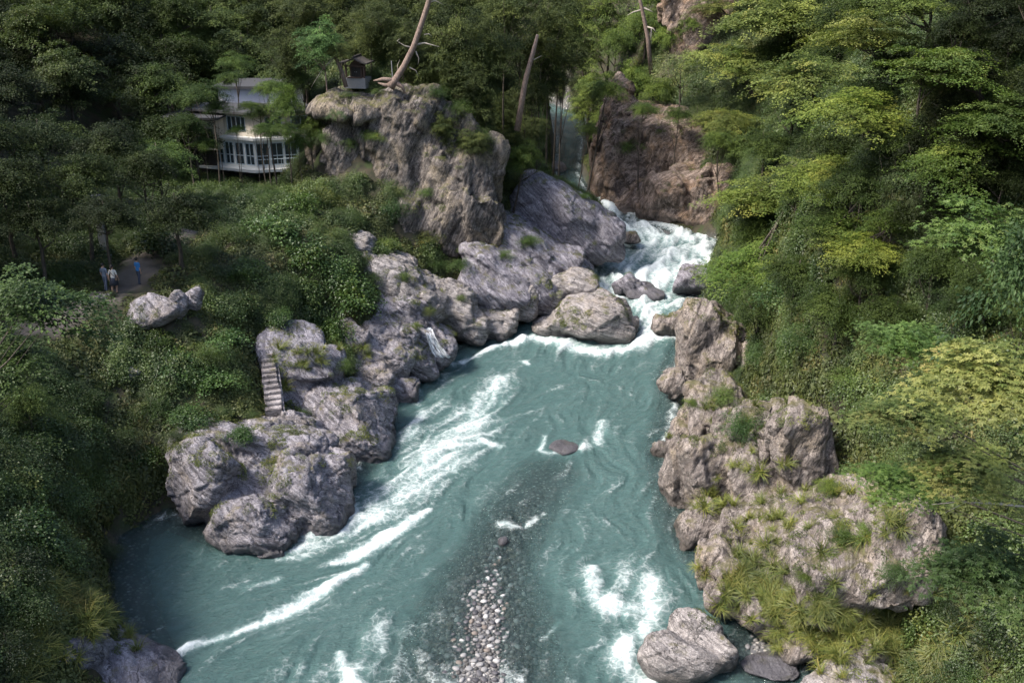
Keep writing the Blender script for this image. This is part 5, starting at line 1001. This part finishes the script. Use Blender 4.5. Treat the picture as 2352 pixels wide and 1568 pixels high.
woody('bare_tree', 'bare pinkish trunk with crooked white branches above the rust brown cliff', [A_(1466, -30, 106), A_(1470, 0, 106), A_(1479, 42, 106), A_(1488, 88, 106), A_(1496, 170, 106)][::-1], [.24, .22, .2, .17, .13],
    [([A_(1478, 22, 106), A_(1455, 28, 106), A_(1440, 36, 106)], .1), ([A_(1478, 18, 106), A_(1495, 26, 106), A_(1503, 30, 106)], .09), ([A_(1486, 62, 106), A_(1500, 66, 105), A_(1508, 76, 105)], .1), ([A_(1496, 66, 106), A_(1495, 92, 106), A_(1498, 108, 106)], .06)], M['bark_red'])
woody('slim_pine', 'slim reddish trunk leaning beside the little shrine', [A_(765, 120, 77), A_(774, 140, 77), A_(785, 165, 77), A_(795, 200, 77)][::-1], [.16, .15, .13, .1], [([A_(770, 130, 77), A_(740, 160, 77), A_(715, 200, 77)], .06)], M['bark_red'])
woody('slim_conifer', 'reddish trunk showing among the dark conifers over the gap', [A_(1188, 300, 79), A_(1205, 195, 79), A_(1212, 165, 79), A_(1222, 130, 79), A_(1235, 80, 79)], [.27, .22, .20, .18, .12], [([A_(1220, 140, 79), A_(1245, 128, 79)], .05)], M['bark_red'])
woody('fallen_branch', 'bare pale branch sticking in from the right edge above the dark hollow', [at_y(2380, 1166, 14.5), at_y(2280, 1155, 14.6), at_y(2200, 1152, 14.8), at_y(2140, 1158, 15)], [.022, .018, .012, .005],
    [([at_y(2220, 1152, 14.7), at_y(2180, 1172, 14.7), at_y(2165, 1180, 14.7)], .008), ([at_y(2260, 1154, 14.6), at_y(2235, 1140, 14.6)], .006)], M['dead'], 'branch')

# ------------------------------------------------------------------ post, rusty pole
M['post'] = plain('weathered_post', (.22, .22, .22), .85); M['rust'] = plain('rusty_iron', (.20, .10, .085), .8)
pb = at_z(245, 602, 8.6); pb = Vector((pb.x, pb.y, ground(pb.x, pb.y))); po = empty('post', pb); tag(po, 'tall weathered grey post standing in the shade behind the two walkers', 'post')
hgt = 4.0
MB().box((0, 0, hgt / 2 - .2), (.42, .34, hgt + .4)).build('shaft', M['post'], po); MB().box((0, 0, hgt + .03), (.5, .42, .06)).build('cap', M['post'], po); MB().box((0, 0, .12), (.6, .52, .24)).build('plinth', M['post'], po)
rp = [at_y(508, 1222, 42.8), at_y(523, 1219, 42.4), at_y(523, 1245, 42.0), at_y(514, 1276, 41.5), at_y(500, 1298, 41.2)]
m_ = MB(); m_.tube(rp, [.035, .035, .04, .035, .03], 7); tag(m_.build('rusty_pole', M['rust'], smooth=True), 'thin rusty bent pole hanging from the undercut boulder to the water', 'pole')

# ------------------------------------------------------------------ white building in the trees
M['plaster'] = plain('cream_plaster', (.62, .55, .46), .85, .08); M['whitep'] = plain('white_paint', (.72, .72, .70), .6, .05); M['bluef'] = plain('pale_blue_frame', (.46, .54, .60), .5, .06)
M['dwood'] = plain('dark_timber', (.035, .028, .024), .8); M['roofd'] = plain('dark_roof', (.05, .05, .055), .7); M['roofr'] = plain('red_roof', (.28, .08, .07), .7); M['roofb'] = plain('blue_awning', (.05, .055, .13), .7); M['curtain'] = plain('pale_curtain', (.45, .44, .42), .9)
m_, nt = new_mat('window_glass'); g = NT(nt); g.out(pbr(g, (.045, .06, .065), .08).outputs[0]); M['glass'] = m_
C0 = at_y(590, 388, 82)
def wall_face(root, org, ang, length, z0, z1, openings, mat, nm='wall', sign=1):
    """wall running from org along ang; openings (a, b, c, d) in metres along / up are real holes with frames and panes"""
    u = Vector((math.cos(ang), math.sin(ang), 0)); nrm = Vector((u.y, -u.x, 0)) * sign; R = Matrix((u, nrm, Vector((0, 0, 1)))).transposed(); m = MB()
    xs = sorted({0, length, *[o[0] for o in openings], *[o[1] for o in openings]}); zs = sorted({z0, z1, *[o[2] for o in openings], *[o[3] for o in openings]})
    for i in range(len(xs) - 1):
        for j in range(len(zs) - 1):
            cxx, czz = (xs[i] + xs[i + 1]) / 2, (zs[j] + zs[j + 1]) / 2
            if any(o[0] < cxx < o[1] and o[2] < czz < o[3] for o in openings): continue
            m.box(Vector(org) + u * cxx + Vector((0, 0, czz)) - nrm * .1, (xs[i + 1] - xs[i], .2, zs[j + 1] - zs[j]), R)
    m.build(nm, mat, root)
    for (a, b, c, d, fm_, mull) in [(o + (M['bluef'], 1))[:6] if len(o) == 4 else o for o in openings]:
        f = MB(); o_ = Vector(org); t = .06
        for (xx, zz, ww, hh) in ((a + t / 2, (c + d) / 2, t, d - c), (b - t / 2, (c + d) / 2, t, d - c), ((a + b) / 2, c + t / 2, b - a - 2 * t, t), ((a + b) / 2, d - t / 2, b - a - 2 * t, t)): f.box(o_ + u * xx + Vector((0, 0, zz)) - nrm * .03, (ww, .1, hh), R)
        for q in range(mull): xx = a + (b - a) * (q + 1) / (mull + 1); f.box(o_ + u * xx + Vector((0, 0, (c + d) / 2)) - nrm * .03, (.05, .08, d - c - 2 * t), R)
        if d - c > 1.3: f.box(o_ + u * (a + b) / 2 + Vector((0, 0, c + (d - c) * .42)) - nrm * .025, (b - a - 2 * t, .06, .06), R)
        w = f.build('window', fm_, root)
        MB().box(o_ + u * (a + b) / 2 + Vector((0, 0, (c + d) / 2)) - nrm * .12, (b - a - .02, .02, d - c - .02), R).build('pane', M['glass'], w)
        if (int(a * 10) % 3): MB().box(o_ + u * (a + (b - a) * .28) + Vector((0, 0, (c + d) / 2)) - nrm * .17, ((b - a) * .4, .02, d - c - .1), R).build('curtain', M['curtain'], w)
    return u, nrm, R
bd = empty('riverside_building', C0); tag(bd, 'white and cream riverside building with a glazed bay, half hidden by trees', 'building')
aR, aL = math.radians(14), math.radians(180 - 20)
fr_ = [(k * 1.15 + .08, k * 1.15 + 1.12, .25, 2.1) for k in range(6)]
wall_face(bd, (0, 0, 0), aR, 7.0, 0, 2.35, fr_, M['whitep'])
wall_face(bd, (0, 0, 0), aL, 6.2, 0, 2.35, [(k * 1.0 + .1, k * 1.0 + .95, .25, 2.1) for k in range(5)], M['whitep'], sign=-1)
uR = Vector((math.cos(aR), math.sin(aR), 0)); uL = Vector((math.cos(aL), math.sin(aL), 0)); fwd = Vector((0, -1, 0))
def slab(name, z, th, e, mat, back=7):
    a = fwd * e; b1 = uR * 7.3 + a * .9; b2 = uL * 6.5 + a * .9; m = MB(); pts = [a * 1.15, b1, b1 + Vector((0, back, 0)), b2 + Vector((0, back, 0)), b2]
    lo = [p + Vector((0, 0, z)) for p in pts]; hi = [p + Vector((0, 0, z + th)) for p in pts]; m.poly(lo[::-1]); m.poly(hi)
    for i in range(5): j = (i + 1) % 5; m.poly([lo[i], lo[j], hi[j], hi[i]])
    return m.build(name, mat, bd)
slab('balcony_slab', -.22, .22, .55, M['whitep']); slab('floor_band', 2.352, .22, .25, M['whitep'])
wall_face(bd, (0, .35, 2.575), aR, 7.0, 0, 1.9, [(.9, 2.3, .5, 1.6), (3.0, 4.6, .5, 1.6), (5.2, 6.6, .5, 1.6)], M['plaster'])
wall_face(bd, (0, .35, 2.575), aL, 3.2, 0, 1.9, [(.8, 2.6, .4, 1.6, M['bluef'], 3)], M['plaster'], sign=-1)
slab('roof', 4.48, .16, .3, M['roofd'], 3)
for k in range(8):
    MB().tube([uR * (k * .98 + .2) + fwd * .5, uR * (k * .98 + .2) + fwd * .5 + Vector((0, 0, .85))], .02, 6).build('baluster', M['bluef'], bd)
MB().tube([fwd * .5 + Vector((0, 0, .85)), uR * 7.1 + fwd * .5 + Vector((0, 0, .85))], .025, 6).build('handrail', M['bluef'], bd)
m = MB(); m.box(Vector((-1, 3.6, -2.6)), (9, 4.5, 4.6)); m.build('basement', M['dwood'], bd)
# left timber wing
wg = empty('timber_annex', at_y(500, 345, 82.5)); tag(wg, 'cream annex with dark timber bars and a dark roof left of the glazed bay', 'building')
wall_face(wg, (0, 0, 0), math.radians(172), 3.4, 0, 2.5, [(.25, 1.7, .2, 1.75, M['dwood'], 4), (2.1, 3.2, .2, 1.75, M['dwood'], 3)], M['plaster'], sign=-1)
wall_face(wg, (0, 0, 0), math.radians(60), 4, 0, 2.5, [], M['plaster']); m = MB(); m.box((-1.6, 1.6, 2.72), (5.0, 4.6, .16), Matrix.Rotation(math.radians(-8), 3, 'Z')); m.build('roof', M['roofd'], wg)
m = MB(); m.box((-1.7, 2.4, -1.4), (3.0, 3, 2.7), Matrix.Rotation(math.radians(-8), 3, 'Z')); m.build('footing', M['dwood'], wg)
# upper block
ub = empty('upper_building', at_y(575, 282, 90)); tag(ub, 'pale upper building with a blue awning showing between the trees', 'building')
wall_face(ub, (-2.6, 0, 0), math.radians(4), 7.5, -2, 3.0, [(.3, 1.5, .2, 1.3), (1.8, 3.2, .2, 1.3), (3.5, 4.9, .2, 1.3), (5.2, 6.8, .2, 1.3)], M['whitep'])
wall_face(ub, (-2.6, 0, 0), math.radians(94), 5, -2, 3.0, [], M['whitep'], sign=-1)
m = MB(); m.box((.9, -.45, 1.62), (7.2, 1.0, .12), Matrix.Rotation(math.radians(-14), 3, 'X')); m.build('awning', M['roofb'], ub); m = MB(); m.box((1.0, 2.2, 3.13), (8.0, 5.2, .22)); m.build('roof', M['roofd'], ub)
m = MB(); m.tube([(-2.6, -.5, .75), (4.9, 0, .75)], .03, 6); m.build('handrail', M['whitep'], ub)

# ------------------------------------------------------------------ little shrine
M['shwood'] = plain('shrine_wood', (.09, .055, .04), .8); M['shroof'] = plain('bark_roof', (.07, .06, .055), .9); M['stone'] = plain('grey_stone', (.28, .27, .26), .9)
sc_ = at_y(822, 180, 79.2); sh = empty('small_shrine', sc_, math.radians(-12)); sh.scale = (.85, .85, .85); tag(sh, 'tiny dark wooden shrine with a curved gabled roof on top of the cliff', 'shrine')
MB().box((0, 0, -.35), (2.0, 1.7, .9)).build('plinth', M['stone'], sh); MB().box((0, .1, .68), (1.15, 1.0, 1.12)).build('body', M['shwood'], sh)
dr = MB().box((-.22, -.43, .62), (.4, .05, .85)).build('door', M['dwood'], sh); MB().box((-.08, -.47, .62), (.04, .03, .08)).build('handle', M['stone'], dr); dr = MB().box((.22, -.43, .62), (.4, .05, .85)).build('door', M['dwood'], sh); MB().box((.08, -.47, .62), (.04, .03, .08)).build('handle', M['stone'], dr)
for x in (-.85, .85): MB().box((x, -.62, .6), (.12, .12, 1.0)).build('pillar', M['shwood'], sh)
MB().box((0, -.62, 1.14), (2.0, .14, .12)).build('beam', M['shwood'], sh); MB().box((0, -.75, .16), (1.3, .3, .1)).build('step', M['shwood'], sh)
m = MB(); n = 10
for i in range(n):
    for s_ in (-1, 1):
        t0, t1 = i / n, (i + 1) / n; zf = lambda t: 1.95 - .72 * t + .28 * t * t * t; a = (s_ * t0 * 1.35, zf(t0)); b = (s_ * t1 * 1.35, zf(t1)); P = [(a[0], -1.1, a[1]), (b[0], -1.1, b[1]), (b[0], 1.0, b[1]), (a[0], 1.0, a[1])]
        Q = [(p[0], p[1], p[2] - .12) for p in P]
        for f in ([P, Q[::-1], [P[0], Q[0], Q[1], P[1]], [P[2], P[3], Q[3], Q[2]], [P[1], P[2], Q[2], Q[1]]]): m.poly(f if s_ > 0 else f[::-1])
m.build('roof', M['shroof'], sh); MB().tube([(0, -1.15, 1.98), (0, 1.05, 1.98)], .09, 8).build('ridge', M['shroof'], sh)
MB().poly([(-.57, -.38, 1.24), (.57, -.38, 1.24), (0, -.38, 1.8)]).poly([(-.57, .5, 1.24), (0, .5, 1.8), (.57, .5, 1.24)]).build('gable', M['shwood'], sh)
pp = at_y(903, 196, 77.5); m = MB(); m.tube([pp, pp + Vector((-.05, 0, 1.8))], .045, 6); tag(m.build('pole', M['post']), 'thin grey pole standing at the cliff top right of the shrine', 'pole')

# ------------------------------------------------------------------ teal roofed huts and pale bank far upstream
M['teal'] = plain('teal_roof', (.05, .42, .45), .5); M['hutw'] = plain('hut_wall', (.5, .45, .4), .9)
for (px, py, Y, w, lb) in ((1312, 300, 146, 2.3, 'teal roofed hut seen through the gap, lower one'), (1275, 278, 150, 3.0, 'pale teal roofed hut seen through the gap, upper one')):
    c = at_y(px, py, Y); hu = empty('far_hut', c); tag(hu, lb, 'hut'); MB().box((0, 0, -.6), (w * 1.6, 2.4, 1.6)).build('wall', M['hutw'], hu)
    MB().poly([(-w, -1.6, .2), (w, -1.6, .2), (w, 0, .95), (-w, 0, .95)]).poly([(-w, 1.6, .2), (-w, 0, .95), (w, 0, .95), (w, 1.6, .2)]).build('roof', M['teal'], hu)
rock('boulder', [L(1285, 340, 40, 12, Y=132, dep=1), L(1262, 322, 30, 12, Y=134, dep=1), L(1300, 318, 34, 10, Y=138, dep=1)], M['rock_bar'], .25, .5, 1.5, (.3, .3, .9), 40, 'pale boulder bank beside the river far upstream in the gap', 'rock')
rock('boulder', [L(1270, 388, 30, 14, Y=112, dep=1.2), L(1300, 385, 22, 10, Y=116, dep=1.2)], M['rock_bar'], .2, .5, 1.5, (.3, .3, .9), 41, 'grey boulder just beyond the crest of the violet slab, seen through the gap', 'rock')

# ------------------------------------------------------------------ walkers
def person(loc, rz, label, top, bottom, hair, pose, long_hair=False, skirt=False, bag=None):
    root = empty('person', loc, rz); tag(root, label, 'person'); root['group'] = 'walkers on the path'
    J = {'pel': (0, 0, .92, .135, .10), 'wai': (0, 0, 1.08, .125, .09), 'che': (0, .005, 1.28, .155, .10), 'nec': (0, .0, 1.46, .055, .055), 'hea': (0, -.01, 1.58, .078, .09), 'top': (0, -.005, 1.66, .07, .08)}
    E = [('pel', 'wai'), ('wai', 'che'), ('che', 'nec'), ('nec', 'hea'), ('hea', 'top')]
    for s_, n_ in ((-1, 'l'), (1, 'r')):
        st_ = pose * s_
        J['sh' + n_] = (s_ * .17, 0, 1.40, .055, .055); J['el' + n_] = (s_ * .23, -.06 * st_ + .02, 1.13, .042, .042); J['wr' + n_] = (s_ * .24, -.12 * st_ - .04, .90, .028, .028); J['ha' + n_] = (s_ * .24, -.13 * st_ - .06, .84, .036, .022)
        J['hi' + n_] = (s_ * .09, 0, .86, .085, .085); J['kn' + n_] = (s_ * .10, -.14 * st_, .48, .058, .058); J['an' + n_] = (s_ * .10, .10 * st_ * -1 + .05, .09, .04, .04); J['to' + n_] = (s_ * .11, -.10 * st_ - .10, .04, .04, .03)
        E += [('che', 'sh' + n_), ('sh' + n_, 'el' + n_), ('el' + n_, 'wr' + n_), ('wr' + n_, 'ha' + n_), ('pel', 'hi' + n_), ('hi' + n_, 'kn' + n_), ('kn' + n_, 'an' + n_), ('an' + n_, 'to' + n_)]
        for q in range(5):
            h = J['ha' + n_]; b = (h[0] + s_ * .0, h[1] + (-.022 + .014 * q if q else -.03), h[2] - .02); ln = (.045, .07, .08, .075, .055)[q]; dy = -.03 if q == 0 else -.006
            J[f'f{q}{n_}'] = (b[0], b[1] + dy * .5, b[2] - ln * .5, .0095, .0095); J[f'g{q}{n_}'] = (b[0] - s_ * .015, b[1] + dy, b[2] - ln, .008, .008); E += [('ha' + n_, f'f{q}{n_}'), (f'f{q}{n_}', f'g{q}{n_}')]
    ks = list(J); me = bpy.data.meshes.new('body'); me.from_pydata([J[k][:3] for k in ks], [(ks.index(a), ks.index(b)) for a, b in E], []); o = bpy.data.objects.new('tmp', me); COL.objects.link(o)
    md = o.modifiers.new('s', 'SKIN'); 
    for i, k in enumerate(ks): me.skin_vertices[0].data[i].radius = J[k][3:5]; me.skin_vertices[0].data[i].use_root = (k == 'pel')
    md.use_smooth_shade = True; ss = o.modifiers.new('u', 'SUBSURF'); ss.levels = 2; em = bpy.data.meshes.new_from_object(o.evaluated_get(bpy.context.evaluated_depsgraph_get())); bpy.data.objects.remove(o)
    skin = M.setdefault('skin', plain('skin', (.45, .28, .20), .6)); mt = [skin, plain('shirt', top, .85), plain('trousers', bottom, .85), M['dwood']]
    for m__ in mt: em.materials.append(m__)
    for p in em.polygons:
        c = p.center; arm = abs(c.x) > .185 and c.z < 1.30
        p.material_index = 3 if c.z < .10 else (0 if (c.z > 1.455 or (arm and c.z < 1.16)) else (1 if c.z > .95 else (0 if skirt and c.z < .5 else 2)))
        if abs(c.x) > .2 and c.z < .95: p.material_index = 0
    b = link('body', em, None, root)
    v, f = ico(2); hm = mesh_from('hair', v * np.array([.092, .105, .105]) * (1 + .05 * fbm(v * 3, 2))[:, None] + np.array([0, .012, 1.635]), Ft=f); h_ = link('hair', hm, plain('hair', hair, .6), root)
    if long_hair: MB().tube([(0, .10, 1.63), (0, .15, 1.55), (0, .14, 1.42)], [.035, .045, .015], 7).build('ponytail', h_.data.materials[0], h_, smooth=True)
    for s_ in (-1, 1): MB().box((s_ * .032, -.098, 1.60), (.022, .01, .01)).build('eye', M['dwood'], b); MB().tube([(s_ * .088, 0, 1.575), (s_ * .095, .005, 1.61)], .016, 6).build('ear', skin, b)
    MB().tube([(0, -.098, 1.60), (0, -.115, 1.57)], [.008, .014], 6).build('nose', skin, b); MB().box((0, -.098, 1.535), (.042, .008, .008)).build('mouth', M['rust'], b)
    if skirt:
        m = MB(); m.tube([(0, 0, .98), (0, 0, .85), (0, .0, .55)], [.15, .19, .26], 14); m.build('skirt', mt[2], root, smooth=True)
    if bag: MB().tube([(.12, -.12, 1.40), (-.02, -.14, 1.2), (-.19, -.05, 1.0)], .014, 6).tube([(.12, .10, 1.42), (-.02, .13, 1.2), (-.19, .06, 1.0)], .014, 6).box((-.22, .02, .92), (.08, .2, .16)).build('shoulder_bag', plain('bag', bag, .7), root)
    return root
def on_ground(px, py, z=8.5):
    c = at_z(px, py, z); return Vector((c.x, c.y, ground(c.x, c.y)))
person(on_ground(247, 678), math.radians(165), 'walker in a grey blue shirt seen from behind beside the one in white', (.16, .19, .24), (.10, .12, .16), (.012, .010, .009), .6)
person(on_ground(267, 682), math.radians(172), 'walker in a white top with a shoulder bag and dark skirt, seen from behind', (.62, .60, .56), (.03, .035, .05), (.012, .010, .009), -.5, True, True, (.12, .09, .07))
person(on_ground(322, 655), math.radians(150), 'walker in bright blue half hidden by the round bushy tree', (.04, .20, .48), (.05, .06, .09), (.012, .010, .009), .5)
